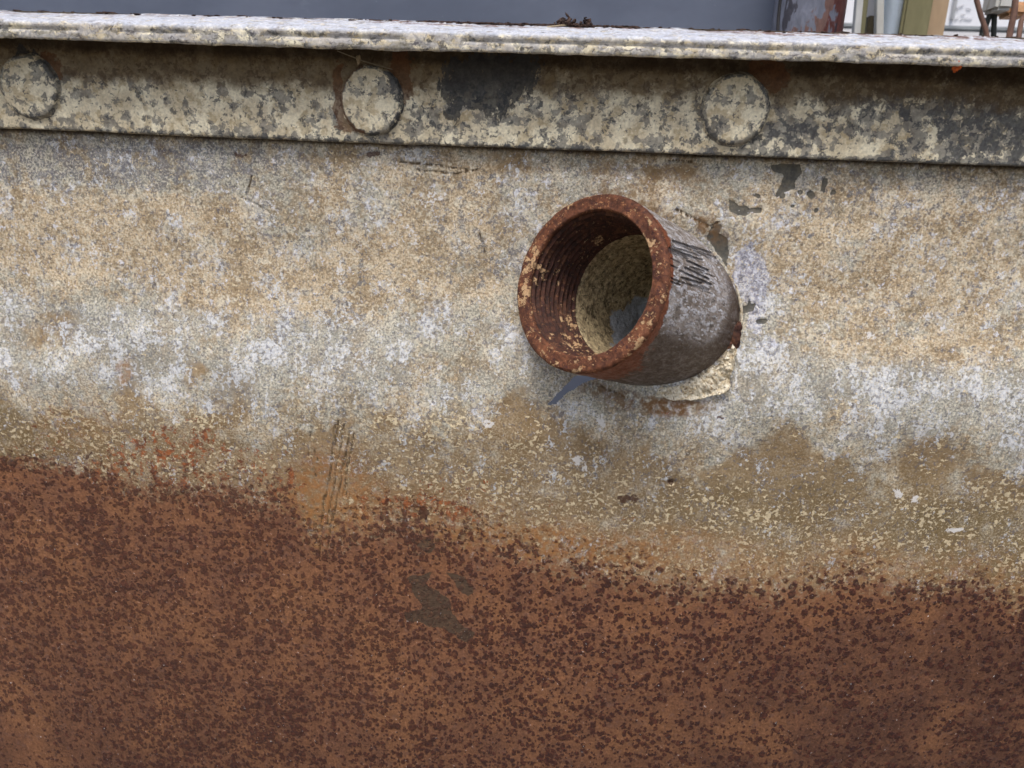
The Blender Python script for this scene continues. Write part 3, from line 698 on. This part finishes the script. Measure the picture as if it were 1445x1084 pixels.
# ---- pipe coupling (local frame: x=E1, y=E2, z=AX inward, origin front centre)
F = Matrix(((E1[0], E2[0], AX[0], C1[0]), (E1[1], E2[1], AX[1], C1[1]), (E1[2], E2[2], AX[2], C1[2]), (0, 0, 0, 1)))
coup = None
def coup_part(name, me, mat, parent=None):
    o = link(name, me, mat)
    if parent is None:
        o.parent = tank; o.matrix_local = Matrix.Translation((0, 0, 0.9)) @ F
    else: o.parent = parent
    return o
def cyl_grid(r, s, nth=420):
    th_ = np.linspace(0, 2*np.pi, nth, endpoint=False)
    T, I = np.meshgrid(th_, np.arange(len(r)), indexing='ij')
    return T, r[I], s[I]
def ring_noise(T, S, size, seed, octs=3, rough=.55, R=RO):
    # periodic noise round the ring
    a = fbm(T/(2*np.pi)*(2*np.pi*R*4000)+0, S*4000+999, size, seed, octs, rough)
    b = fbm((T-2*np.pi)/(2*np.pi)*(2*np.pi*R*4000), S*4000+999, size, seed, octs, rough)
    w = sstep(5.2, 6.28, T)
    return a*(1-w)+b*w
# body outside
s = np.concatenate([np.linspace(0.0016, LEN+0.024, 280)])
r = np.full_like(s, RO)
T, Rr, S = cyl_grid(r, s, 900)
Rr = Rr + 0.0005*ring_noise(T, S, 60, 301) + 0.00025*ring_noise(T, S, 10, 302) - 0.0004*sstep(0.004, 0.0, S)
xl, yl = np.cos(T)*Rr, np.sin(T)*Rr
W = C1 + xl[..., None]*E1 + yl[..., None]*E2 + S[..., None]*AX
d_ = W-CAM; z_ = d_@FWD; CU = PW/2+PF*(d_@RGT)/z_; CV = PH/2-PF*(d_@UPV)/z_
facing = ((xl[..., None]*E1+yl[..., None]*E2)*d_).sum(-1) < 0
mk = np.zeros_like(T)
rs = np.random.RandomState(5)
for i in range(26):
    x0 = 928+rs.rand()*60; y0 = 335+rs.rand()*60 + (x0-930)*0.25
    L_ = 14+rs.rand()*26; a = rad(14+rs.rand()*12)
    mk = np.maximum(mk, seg(CU, CV, x0, y0, x0+L_*math.cos(a), y0+L_*math.sin(a), 0.8+rs.rand()*1.0, 1.0)*(0.5+.45*rs.rand()))
for (x0, y0, x1, y1) in ((970, 368, 1000, 382), (968, 378, 1000, 394), (972, 388, 1004, 402), (950, 340, 985, 352), (945, 350, 975, 362), (962, 392, 990, 400)):
    mk = np.maximum(mk, seg(CU, CV, x0, y0, x1, y1, 1.8, 1.0))
mk = mk*facing
upn = (yl/RO)
rim_r = 1-sstep(0.001, 0.0065, S + 0.004*ring_noise(T, S, 30, 305))
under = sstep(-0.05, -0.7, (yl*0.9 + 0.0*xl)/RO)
att = {'rust': np.clip(rim_r*0.9 + 0.55*under*sstep(.03, .0, S)+.08+0.25*sstep(-.6,-.95,yl/RO), 0, 1), 'mark': mk, 'darkbrown': np.clip(0.9*under + 0.12 + 0.5*sstep(LEN-.01, LEN+.006, S), 0, 1)}  # barrel browner and darker on its underside and at its base
Rr = Rr - 0.0003*mk
me = grid_mesh('pipe_coupling', np.cos(T)*Rr, np.sin(T)*Rr, S, wrap_u=True, attrs=att)
coup = coup_part('pipe_coupling', me, PIPE)
coup['label'] = 'scoured grey outside of the pipe coupling, scratched on its right'
# end ring: from the outside over the face to the bore chamfer
q = np.linspace(0, 1, 40)
pr, ps = [], []
for k in np.linspace(0, np.pi/2, 8): pr.append(RO-0.0016+0.0016*math.cos(k)); ps.append(0.0018-0.0018*math.sin(k))
for k in np.linspace(0.05, 1, 20): pr.append(RO-0.0016-k*(RO-0.0016-RI-0.0008)); ps.append(0.0)
for k in np.linspace(0, np.pi/2, 8)[1:]: pr.append(RI+0.0008-0.0008*math.sin(k)); ps.append(0.0014-0.0014*math.cos(k))
pr.append(RI+.0006); ps.append(0.0024)
T, Rr, S = cyl_grid(np.array(pr), np.array(ps), 480)
nn = 0.0009*ring_noise(T, Rr, 60, 311, 2) + 0.0008*ring_noise(T, Rr, 22, 312) + 0.0003*ring_noise(T, Rr, 8, 313)
S2 = S + nn; Rr2 = Rr + 0.0004*ring_noise(T, S, 20, 314)*(S > -1)
ang = np.degrees(T)
W = C1 + (np.cos(T)*Rr)[..., None]*E1 + (np.sin(T)*Rr)[..., None]*E2
d_ = W-CAM; z_ = d_@FWD; CU = PW/2+PF*(d_@RGT)/z_; CV = PH/2-PF*(d_@UPV)/z_
crust = np.clip(0.85*blob(CU, CV, 742, 385, 18, 60) + 0.6*blob(CU, CV, 915, 470, 20, 60, 25) + .5*blob(CU, CV, 905, 310, 12, 30, -30) + .3*blob(CU, CV, 790, 500, 60, 20, 30) - .3*blob(CU, CV, 840, 285, 80, 16) + .12, 0, 1)
me = grid_mesh('rusty_end_ring', np.cos(T)*Rr2, np.sin(T)*Rr2, S2, wrap_u=True, attrs={'crust': crust})
coup_part('rusty_end_ring', me, RING, coup)
# threaded bore
NT, PITCHT = 10, 0.0026
s = np.arange(0.0012, 0.0012+NT*PITCHT, 0.00022)
T, Rr, S = cyl_grid(np.full_like(s, RI), s, 420)
ph = (S-0.001)/PITCHT - T/(2*np.pi)
tri = np.abs((ph % 1)-0.5)*2
fade = sstep(0.001, 0.004, S)
Rr = Rr + 0.0008 - 0.0013*fade*(tri**0.8)*(1+0.8*ring_noise(T, S, 40, 321)) + 0.0005*ring_noise(T, S, 14, 322) - 0.00005*S/0.001
W = C1 + (np.cos(T)*Rr)[..., None]*E1 + (np.sin(T)*Rr)[..., None]*E2 + S[..., None]*AX
d_ = W-CAM; z_ = d_@FWD; CU = PW/2+PF*(d_@RGT)/z_; CV = PH/2-PF*(d_@UPV)/z_
crust = np.clip(0.9*blob(CU, CV, 758, 360, 10, 26) + 0.6*blob(CU, CV, 805, 460, 14, 40) + 0.7*blob(CU, CV, 770, 390, 30, 14) + .5*blob(CU, CV, 815, 490, 40, 12, 20) + .8*blob(CU, CV, 845, 340, 8, 8)+0.7*blob(CU, CV, 828, 360, 12, 6, -40), 0, 1)
me = grid_mesh('screw_thread', np.cos(T)*Rr, np.sin(T)*Rr, S, wrap_u=True, attrs={'crust': crust})
coup_part('screw_thread', me, THREAD, coup)
# dusty pipe wall behind the thread, closing in a rough plate
s0 = float(s[-1])
pr = [RI+0.0012, RI-0.0004, RI-0.0014]; ps = [s0-0.0006, s0+0.0002, s0+0.002]
for k in np.linspace(0, 1, 100)[1:]:
    pr.append((RI-0.0014)*(1-0.10*k)); ps.append(s0+0.002+k*0.040)
for k in np.linspace(0, 1, 50)[1:]:
    pr.append((RI-0.0014)*0.9*math.cos(k*math.pi/2)+0.0001); ps.append(s0+0.042+0.012*math.sin(k*math.pi/2))
T, Rr, S = cyl_grid(np.array(pr), np.array(ps), 300)
Rn = np.maximum(Rr + (0.0018*ring_noise(T, S, 60, 331) + 0.0009*ring_noise(T, S, 14, 332))*sstep(0, .004, Rr), 0.00005)
Sn = S + (Rr < RI*.85)*0.0015*ring_noise(T, Rr, 30, 333)*sstep(0, .01, Rr)
W = C1 + (np.cos(T)*Rr)[..., None]*E1 + (np.sin(T)*Rr)[..., None]*E2 + S[..., None]*AX
d_ = W-CAM; z_ = d_@FWD; CU = PW/2+PF*(d_@RGT)/z_; CV = PH/2-PF*(d_@UPV)/z_
bl = np.clip(blob(CU+30*ring_noise(T, S, 40, 336), CV, 896, 462, 34, 44, 30, .4)*1.1, 0, 1)
me = grid_mesh('inner_pipe_wall', np.cos(T)*Rn, np.sin(T)*Rn, Sn, wrap_u=True, attrs={'blue': bl})
coup_part('inner_pipe_wall', me, INNER, coup)

# ---- sealant, fibre and rust scab round the base of the coupling
FI = F.inverted()
def base_point(theta, extra=0.0):
    """point where the coupling wall meets the sheet, at angle theta in the local frame"""
    dirv = math.cos(theta)*E1 + math.sin(theta)*E2
    p = C1 + dirv*(RO+extra)
    t = (-0.0005-p[1])/AX[1]
    return p + AX*t
def theta_for(px, py):
    best = min((math.hypot(*(np.array(to_px(base_point(t)))-(px, py))), t) for t in np.linspace(0, 2*np.pi, 720))
    return best[1]
def tube(name, pts, radf, seed, mat, parent, nseg=14, twist=0.0, rough=0.35):
    pts = np.array(pts); n = len(pts)
    tg = np.gradient(pts, axis=0); tg /= np.linalg.norm(tg, axis=1)[:, None]
    ref = np.array([0, 1.0, 0.13])
    a = np.cross(tg, ref); a /= np.linalg.norm(a, axis=1)[:, None]; b = np.cross(tg, a)
    th_ = np.linspace(0, 2*np.pi, nseg, endpoint=False)
    T, I = np.meshgrid(th_, np.arange(n), indexing='ij')
    k = np.arange(n)/(n-1)
    rr_ = np.array([radf(v) for v in k])[I]
    rr_ = rr_*(1+rough*2*fbm(I*1.0*3+seed*9, np.cos(T)*6+50, 9, seed, 3, .6) + (0.25*np.cos(2*(T+I*twist)) if twist else 0))
    P = pts[I]+a[I]*(np.cos(T)*rr_)[..., None]+b[I]*(np.sin(T)*rr_)[..., None]
    P = P - np.array(F.translation)
    # into the coupling's local frame
    loc = np.stack([P@E1, P@E2, P@AX], -1)
    me = grid_mesh(name, loc[..., 0], loc[..., 1], loc[..., 2], wrap_u=True)
    return link(name, me, mat, parent)
def arc_pts(p0, p1, n, extra, y=-0.001, sgn=None):
    t0, t1 = theta_for(*p0), theta_for(*p1)
    if abs(t1-t0) > math.pi: t1 += 2*math.pi*(1 if t1 < t0 else -1)
    out = []
    for t in np.linspace(t0, t1, n):
        p = base_point(t, extra); p = p.copy(); p[1] = y; out.append(p)
    return out
tube('sealant_bead', arc_pts((940, 548), (1030, 500), 60, 0.0022, -0.0008), lambda k: 0.0036*(0.35+math.sin(min(1, max(0, k))*math.pi)**0.6)*1.0, 41, SEAL, coup, 16, 0, .6)
tube('jute_fibre', arc_pts((922, 556), (1008, 552), 90, 0.0048, -0.0012), lambda k: 0.0015*(0.5+0.5*math.sin(k*math.pi)), 42, FIBRE, coup, 10, 0.35, .4)
tube('thin_sealant_line', arc_pts((1030, 500), (1036, 400), 60, 0.0010, -0.0006), lambda k: 0.0006*(0.5+0.5*math.sin(k*math.pi)), 43, SEAL, coup, 10, 0, .5)
def lump(name, centre, size, seed, mat, parent=None, local=True, n=22, rough=.35):
    th_ = np.linspace(0, 2*np.pi, n, endpoint=False); phs = np.linspace(0.02, np.pi-0.02, n//2+2)
    T, Pp = np.meshgrid(th_, phs, indexing='ij')
    x, y, z = np.sin(Pp)*np.cos(T), np.sin(Pp)*np.sin(T), np.cos(Pp)
    k = 1+rough*2*(vnoise(x*1.7+seed*3+20, y*1.7+z*1.3+20, seed)-.5)+rough*(vnoise(x*4+seed*3+20, y*4+z*3+20, seed+1)-.5)
    sx, sy, sz = size
    P = np.stack([x*k*sx, y*k*sy, z*k*sz], -1)
    if local:
        P = P+centre-C1
        P = np.stack([P@E1, P@E2, P@AX], -1)
    me = grid_mesh(name, P[..., 0], P[..., 1], P[..., 2], wrap_u=True)
    o = link(name, me, mat, parent)
    if not local: o.location = tuple(centre)
    return o
rs = np.random.RandomState(9)
for i, (u, v, sz) in enumerate(((958, 547, 1.7), (970, 543, 1.6), (982, 540, 2.0), (996, 534, 2.3), (1008, 528, 1.9), (1018, 520, 1.8), (1022, 532, 1.5), (1012, 541, 1.7), (998, 546, 1.8), (984, 550, 1.5), (1024, 543, 1.1), (945, 552, 1.3), (1003, 538, 1.3), (1020, 510, 1.3), (1006, 533, 3.2), (1020, 541, 2.6), (990, 541, 2.8), (1014, 550, 2.0), (1024, 549, 2.2), (1026, 530, 2.2), (976, 549, 2.4), (1002, 550, 2.4))):
    c = at_y(u, v, -0.0018-rs.rand()*0.0015)
    lump('sealant_crumb', c, (sz*.0011, sz*.0006, sz*.0009), 50+i, SEAL, coup, n=30, rough=1.0)
for i, (u, v, a, b) in enumerate(((1036, 476, .0026, .0040), (1030, 492, .0024, .0036), (1040, 464, .0018, .0026))):
    lump('rust_scab', at_y(u, v, -0.0008), (a, .0012, b), 80+i, THREAD, coup, rough=.5)
# raised crusty ledge of sealant along the lower right of the joint
outer = np.array([(922, 555), (945, 561), (975, 563), (1003, 559), (1022, 553), (1029, 543), (1029, 525), (1031, 508), (1038, 492)], float)
so_ = np.concatenate([[0], np.cumsum(np.hypot(*np.diff(outer, axis=0).T))]); tt = np.linspace(0, so_[-1], 150)
ou, ov = np.interp(tt, so_, outer[:, 0]), np.interp(tt, so_, outer[:, 1])
ou = ou + 5*fbm(tt, tt*0, 14, 501, 4, .6); ov = ov + 5*fbm(tt, tt*0+99, 14, 502, 4, .6)
inn = np.array(arc_pts((930, 550), (1036, 484), 150, -0.001, 0.0))
lx = np.zeros((150, 40)); ly = lx.copy(); lz = lx.copy()
for i in range(150):
    o_ = at_y(ou[i], ov[i], -0.001)
    for j in range(40):
        k = j/39; lx[i, j] = inn[i][0]*(1-k)+o_[0]*k; lz[i, j] = inn[i][2]*(1-k)+o_[2]*k; ly[i, j] = k
nzz = fbm(lx*4000+900, lz*4000+900, 16, 503, 4, .7)
edge = sstep(0, .16, 1-ly)
ly = -0.0040 - (0.0016+0.0045*nzz+0.0012*fbm(lx*4000+900, lz*4000+900, 5, 504, 2)+0.0014*np.exp(-((ly-.85)/.12)**2))*edge + (1-edge)*0.0042
P_ = np.stack([lx, ly, lz], -1)-C1
tmp_ = grid_mesh('sealant_ledge', P_@E1, P_@E2, P_@AX)
link('sealant_ledge', tmp_, SEAL, coup)
# loose orange flake hanging from the rim and pale chip
c = at_y(1350, 92, -0.0195)
o = lump('rust_flake', c-TO, (.0014, .0010, .0013), 90, ORUST, tank, local=False, rough=.8)

# ================================================================== small loose things on the rim
def top_point(u, yy):
    z = z_fronttop+(yy-yf)*(z_backtop-z_fronttop)/(yb-yf)
    p = at_y(u, 40, yy); return np.array([p[0], yy, z])
def bits(name, u, y, n, spread, size, seed, label, cat, mat=DIRT):
    c = top_point(u, y)
    rs = np.random.RandomState(seed)
    Xs = []; bm = bmesh.new()
    for i in range(n):
        r_ = rs.randn(3)*np.array([spread, spread*.35, spread*.45]); r_[2] = abs(r_[2])*1.6*max(0, 1-abs(r_[0])/(2.2*spread))
        s_ = size*(.5+rs.rand())
        mtx = Matrix.Translation(Vector(r_)) @ Matrix.Rotation(rs.rand()*6, 4, Vector(rs.randn(3)).normalized()) @ Matrix.Diagonal((s_*(.6+rs.rand()*1.6), s_*.6, s_*.6, 1))
        bmesh.ops.create_icosphere(bm, subdivisions=1, radius=1, matrix=mtx)
    for v in bm.verts: v.co += Vector(rs.randn(3)*size*.12)
    me = bpy.data.meshes.new(name); bm.to_mesh(me); bm.free()
    o = link(name, me, mat); o.location = tuple(c)
    return tag(o, label, cat, 'dirt clumps on the rim')
bits('dirt_clump', 798, -0.001, 110, 0.0021, 0.0007, 1, 'dark frayed clump of dirt standing on the back edge of the rim', 'dirt clump')
bits('dirt_clump', 826, -0.002, 70, 0.0016, 0.0006, 2, 'smaller brown dirt clump just right of the frayed one on the rim', 'dirt clump')
rs = np.random.RandomState(4)
bm = bmesh.new()
for i in range(420):
    u = rs.uniform(590, 905) if i < 330 else rs.uniform(0, 1445); yy = 0.0018-abs(rs.randn())*0.0014
    p = top_point(u, yy)
    s_ = 0.0006*(.4+rs.rand())
    bmesh.ops.create_icosphere(bm, subdivisions=1, radius=1, matrix=Matrix.Translation(Vector(p)) @ Matrix.Rotation(rs.rand()*6, 4, 'Z') @ Matrix.Diagonal((s_*(1+rs.rand()*3), s_, s_*.6, 1)))
me = bpy.data.meshes.new('soil_crumbs'); bm.to_mesh(me); bm.free()
tag(link('soil_crumbs', me, DIRT), 'brown soil crumbs scattered along the back edge of the rim', 'soil', kind='stuff')
# straw on the rim
def rod(name, pts, r, mat, parent=None, nseg=8, label=None, cat=None, taper=None, group=None):
    cu = bpy.data.curves.new(name, 'CURVE'); cu.dimensions = '3D'; cu.bevel_depth = r; cu.bevel_resolution = 3
    sp = cu.splines.new('POLY'); sp.points.add(len(pts)-1)
    for i, p in enumerate(pts): sp.points[i].co = (*p, 1); sp.points[i].radius = 1 if taper is None else taper(i/(len(pts)-1))
    tmp = bpy.data.objects.new('tmp', cu); col.objects.link(tmp)
    dg = bpy.context.evaluated_depsgraph_get()
    me = bpy.data.meshes.new_from_object(tmp.evaluated_get(dg)); bpy.data.objects.remove(tmp); bpy.data.curves.remove(cu)
    me.name = name; me.materials.clear()
    o = link(name, me, mat, parent)
    if label: tag(o, label, cat, group)
    return o
STRAW = mat_plain('dry_straw', (186, 170, 140), (130, 110, 84), 10, .8)
WEB = mat_plain('grey_cobweb', (150, 140, 118), (110, 98, 80), 10, .9)
a, b = top_point(772, -0.004), top_point(806, -0.0015)
rod('straw', [a, (a+b)/2+np.array([0, 0, .0004]), b+np.array([0, 0, .0006])], 0.00025, STRAW, None, 8, 'thin pale straw lying against the dirt clump', 'straw')
a, b = at_y(476, 72, -0.012), at_y(554, 98, -0.0095); mid = at_y(512, 86, -0.0115)
web = empty('cobweb', tuple(mid)); tag(web, 'single cobweb strand with a dry crumb above the middle rivet', 'cobweb')
rod('strand', [a-mid, np.zeros(3), b-mid], 0.00014, WEB, web)
lump('dry_crumb', at_y(505, 85, -0.0116)-mid, (.0006, .0005, .0013), 95, STRAW, web, local=False, n=14, rough=.9)

# ================================================================== background yard
def box_bm(bm, c, d, rotz=0):
    r = bmesh.ops.create_cube(bm, size=1, matrix=Matrix.Translation(c) @ Matrix.Rotation(rotz, 4, 'Z') @ Matrix.Diagonal((*d, 1)))
    return r
def box(name, c, d, mat, parent=None, rotz=0, bev=0.0, label=None, cat=None, group=None, kind=None):
    bm = bmesh.new(); box_bm(bm, (0, 0, d[2]/2), d)
    if bev: bmesh.ops.bevel(bm, geom=bm.edges[:], offset=bev, segments=2, affect='EDGES')
    me = bpy.data.meshes.new(name); bm.to_mesh(me); bm.free()
    o = link(name, me, mat, parent, smooth=False); o.location = c; o.rotation_euler = (0, 0, rotz)
    if label or kind: tag(o, label, cat, group, kind)
    return o
GZ = -0.9
GROUND = mat_plain('yard_gravel', (128, 120, 108), (96, 88, 78), 40, .95, k=300., bump=.4)
g = bpy.data.meshes.new('ground'); g.from_pydata([(-12, -12, GZ), (12, -12, GZ), (12, 12, GZ), (-12, 12, GZ)], [], [(0, 1, 2, 3)])
tag(link('ground', g, GROUND, smooth=False), 'pale gravel yard under the tank', None, kind='structure')

# grey-blue panel close behind the tank
PANEL = mat_plain('grey_blue_painted_panel', (86, 94, 112), (100, 108, 126), 90, .45, (1, 1, 1.6), .03, extra=[((122, 130, 146), .60, 70, .2), ((160, 166, 180), .71, 3, .6)])
PY = 0.22
pl = at_y(-500, 20, PY)[0]; pr_ = at_y(1098, 20, PY)[0]
pz = [solve_z(600, -260, PY)]
box('painted_panel', ((pl+pr_)/2, PY+.004, GZ), (pr_-pl, 0.008, pz[0]-GZ), PANEL, None, 0, 0.0015, 'large smooth grey-blue painted panel behind the tank rim', 'panel')

def placed(u0, u1, y):      # x centre, width at a depth
    a = at_y(u0, 25, y)[0]; b = at_y(u1, 25, y)[0]
    return (a+b)/2, b-a
ZT = 0.42
# rusted round post with flaking blue-grey paint
M = Mat('flaking_paint_rust_post'); P = M.coord(1000., (1, 1, .35)); Pw = M.warp(P, 8, 4)
sx = M.attr('side'); nA = M.noise(Pw, 12, 4, .65, 1); nB = M.noise(P, 3, 3, .6, 2)
c = M.mix(M.step(.48, .52, M.add(nA, M.mul(M.sub(sx, .45), .28))), C((104, 108, 122)), C((104, 78, 72)))
c = M.mix(M.step(.5, .56, M.add(M.noise(Pw, 9, 4, .65, 3), M.mul(M.sub(sx, .62), .9))), c, C((84, 44, 38)))
c = M.mix(M.mul(M.step(.6, .63, M.noise(Pw, 10, 3, .6, 5)), .8), c, C((40, 36, 44)))
c = M.gain(c, M.remap(nB, .3, .7, .75, 1.2))
POST = M.out(c, .7, M.bump(nA, .8, .002), 0, .4)
y = 0.17
xc, w = placed(1103, 1206, y)
post = None
T_, I_ = np.meshgrid(np.linspace(0, 2*np.pi, 72, endpoint=False), np.linspace(GZ, ZT, 260), indexing='ij')
rr_ = (w/2)*(1+.03*2*fbm(np.cos(T_)*40+200, I_*1000+np.sin(T_)*40, 30, 401, 3))
me = grid_mesh('rusty_post', np.cos(T_)*rr_, np.sin(T_)*rr_, I_-GZ, wrap_u=True, attrs={'side': np.cos(T_)*.5+.5})
o = link('rusty_post', me, POST); o.location = (xc, y+w/2, GZ)
tag(o, 'round rusty post, flaking blue-grey paint on its left and maroon rust on its right', 'post')
# dark strip added to draw the crack between panel and post
BLK = mat_plain('dark_crack', (34, 32, 34), (54, 52, 54), 10, .6)
a = at_y(1101, 0, .135); 
rod('crack_strip', [(at_y(1105, -80, .135)), at_y(1101, 0, .135), at_y(1098, 30, .135), at_y(1097, 60, .135), at_y(1097, 200, .135)], 0.0008, BLK, None, 8, 'thin dark strip added as the crack beside the edge of the grey-blue panel', 'dark_strip')

WHITE = mat_plain('chalky_white_board', (214, 216, 216), (190, 190, 184), 20, .8, (1, 1, .4), .06, extra=[((150, 140, 120), .62, 9, .5)])
OLIV = mat_plain('mossy_grey_timber', (142, 138, 106), (122, 118, 88), 30, .85, (1, 1, .3), .08)
TANW = mat_plain('tan_timber_side', (190, 168, 140), (170, 146, 118), 30, .85, (1, 1, .3), .06)
GALV = mat_plain('galvanised_pipe', (150, 162, 174), (176, 188, 200), 14, .45, (1, 1, .5), .04, metal=.3)
LGREY = mat_plain('light_grey_board', (176, 178, 182), (160, 162, 166), 30, .8, (1, 1, .4), .05)
WPAN = mat_plain('white_sheet_panel', (240, 241, 245), (226, 230, 238), 120, .5, (1, 1, 1), .02)
RODM = mat_plain('rusty_rod', (104, 78, 68), (134, 104, 90), 8, .75, (1, 1, .5), .15, bump=.5)
DKM = mat_plain('dark_green_black_metal', (38, 42, 40), (66, 70, 66), 20, .6)
ORG = mat_plain('orange_stained_metal', (196, 140, 96), (224, 190, 150), 14, .7, contrast=.12)

def leaning(name, u_top, u_bot, wpx, y, depth, mat, label, cat):
    """upright strip whose axis passes (u_top, 0) and (u_bot, 45) at distance y"""
    a = at_y(u_top, 0, y); b = at_y(u_bot, 45, y)
    sc = (b-CAM)@FWD/PF
    d = (a-b)/(a[2]-b[2])
    lo = b + d*(GZ-b[2]); hi = b + d*(ZT-b[2])
    if abs(lo[0]-b[0]) > .25:   # keep feet near
        lo = np.array([b[0]+math.copysign(.25, lo[0]-b[0]), b[1], GZ])
    w_ = wpx*sc
    bm = bmesh.new(); vs = []
    for p in (lo, b, hi):
        vs.append([bm.verts.new((p[0]+dx*w_/2, p[1]+dy*depth, p[2])) for dx, dy in ((-1, 0), (1, 0), (1, 1), (-1, 1))])
    for k in (0, 1):
        for i in range(4):
            j = (i+1) % 4; bm.faces.new((vs[k][i], vs[k][j], vs[k+1][j], vs[k+1][i]))
    bm.faces.new(vs[0][::-1]); bm.faces.new(vs[2])
    bmesh.ops.bevel(bm, geom=bm.edges[:], offset=min(w_, depth)*.08, segments=1, affect='EDGES')
    off = Vector(lo)
    for v in bm.verts: v.co -= off
    me = bpy.data.meshes.new(name); bm.to_mesh(me); bm.free()
    o = link(name, me, mat, None, smooth=False); o.location = off
    return tag(o, label, cat, 'white battens by the pipe' if cat == 'batten' else None)
leaning('batten', 1214, 1210, 9, 0.24, 0.005, WHITE, 'narrow white batten right beside the rusty post', 'batten')
leaning('grey_green_slat', 1222, 1217, 7, 0.27, 0.005, OLIV, 'thin grey-green leaning slat between the two white battens', 'slat')
leaning('batten', 1243, 1242, 10, 0.26, 0.005, WHITE, 'peeling white batten just left of the galvanised pipe', 'batten')
xc, w = placed(1214, 1246, .34)
box('light_grey_board', (xc, .34, GZ), (w*1.3, .012, ZT-GZ), LGREY, None, 0, .001, 'light grey board seen between the white battens', 'board')
xc, w = placed(1219, 1238, .31)
p = at_y(1229, 26, .31)
BRN = mat_plain('dark_olive_block', (92, 84, 62), (74, 66, 50), 12, .8)
box('wooden_stub', (xc, .31, GZ), (w, .02, p[2]-GZ), BRN, None, 0, .001, 'short dark olive wooden stub in front of the light grey board', 'stub')
# galvanised pipe
y = 0.27; xc, w = placed(1248, 1281, y)
T_, I_ = np.meshgrid(np.linspace(0, 2*np.pi, 48, endpoint=False), np.linspace(0, ZT-GZ, 12), indexing='ij')
me = grid_mesh('galvanised_pipe', np.cos(T_)*w/2, np.sin(T_)*w/2, I_, wrap_u=True)
o = link('galvanised_pipe', me, GALV); o.location = (xc, y+w/2, GZ)
tag(o, 'upright pale blue-grey galvanised pipe beside the timber post', 'pipe')
# timber post: front face olive, right side tan
y = 0.26; xc, w = placed(1279, 1319, y)
tp = empty('timber_post', (xc, y, GZ)); tag(tp, 'square timber post with mossy grey-green front and tan side', 'post')
box('front_board', (0, .008, 0), (w, .005, ZT-GZ), OLIV, tp, 0, .0015)
x2, w2 = placed(1300, 1331, y+.022)
box('side_board', (x2-xc, .022, 0), (w2, .012, ZT-GZ), TANW, tp, 0, .0015)
# white panel with grey ledge behind everything
y = 0.75; xc, w = placed(1150, 2300, y)
wp = empty('white_hoarding', (xc, y, GZ)); tag(wp, 'bright white sheet panel with faint scribbles and grey ledge in the top right background', 'panel')
zt = 1.0
box('panel_face', (0, .01, 0), (w, .02, zt-GZ), WPAN, wp, 0, .002)
zl = at_y(1400, 41, y)[2]
box('ledge', (0, -.012, zl-GZ-.006), (w, .008, .006), mat_plain('grey_ledge', (150, 156, 160), (120, 126, 130), 20, .6), wp, 0, .002)
xa = at_y(1343, 20, y)[0]
box('edge_strip', (xa-xc, -.003, zl-GZ+.008), (.004, .005, .5), LGREY, wp, 0, .001)
SCR = mat_plain('faint_grey_scribble', (196, 198, 204), (206, 208, 214), 10, .8)
for (u0, v0, u1, v1) in ((1348, 8, 1352, 14), (1352, 10, 1360, 7), (1356, 20, 1362, 21), (1348, 27, 1353, 24), (1355, 28, 1360, 24), (1361, 27, 1366, 25), (1366, 28, 1372, 25), (1345, 14, 1348, 20), (1364, 12, 1370, 13)):
    a, b = at_y(u0, v0, y-.0015), at_y(u1, v1, y-.0015)
    o_ = rod('scribble_stroke', [a-np.array([xc, y, GZ]), b-np.array([xc, y, GZ])], .0006, SCR, wp)
# rusty rods
def bent(name, pix, y, rpx, mat, label):
    pts = [at_y(u, v, y) for u, v in pix]
    sc = (pts[-1]-CAM)@FWD/PF
    lo = pts[-1].copy(); lo[2] = GZ; pts.append(lo)
    o = rod(name, pts, rpx*sc, mat, None, 8, label, 'rod', None, 'bent rusty rods at the top right'); return o
bent('bent_rusty_rod', [(1366, -120), (1372, -50), (1378, 0), (1384, 22), (1391, 42), (1394, 60)], .22, 3.4, RODM, 'bent rusty rod leaning left in front of the white panel')
bent('bent_rusty_rod', [(1438, -120), (1435, -50), (1433, 0), (1431, 20), (1426, 42), (1423, 60)], .20, 4.2, RODM, 'thick rusty rod curving beside the orange-stained bracket')
bent('bent_rusty_rod', [(1470, -20), (1452, 14), (1441, 30), (1438, 50), (1437, 60)], .18, 3.4, RODM, 'rusty rod bent in at the far right edge of the photo')
# bracket on dark legs
p0 = at_y(1407, 14, .26); st = empty('bracket_stand', (p0[0], .26, GZ)); tag(st, 'pale orange-stained bracket on dark crossed legs between the rusty rods', 'stand')
sc = (p0-CAM)@FWD/PF
box('bracket_cap', (0, 0, p0[2]-GZ-4*sc), (24*sc, .02, 26*sc), WHITE, st, 0, .002)
box('bracket_arm', (28*sc, .004, p0[2]-GZ-8*sc), (34*sc, .016, 18*sc), ORG, st, 0, .002)
for sgn in (-1, 1):
    rod('leg', [np.array([sgn*3*sc, .005, p0[2]-GZ-3*sc]), np.array([sgn*9*sc, .005, p0[2]-GZ-40*sc]), np.array([sgn*14*sc, .005, .005])], 3.6*sc, DKM, st)
rod('brace', [np.array([0, .012, p0[2]-GZ-6*sc]), np.array([0, .012, .005])], 5*sc, DKM, st)
print('tris', sum(len(o.data.polygons) for o in scene.objects if o.type == 'MESH')*2)
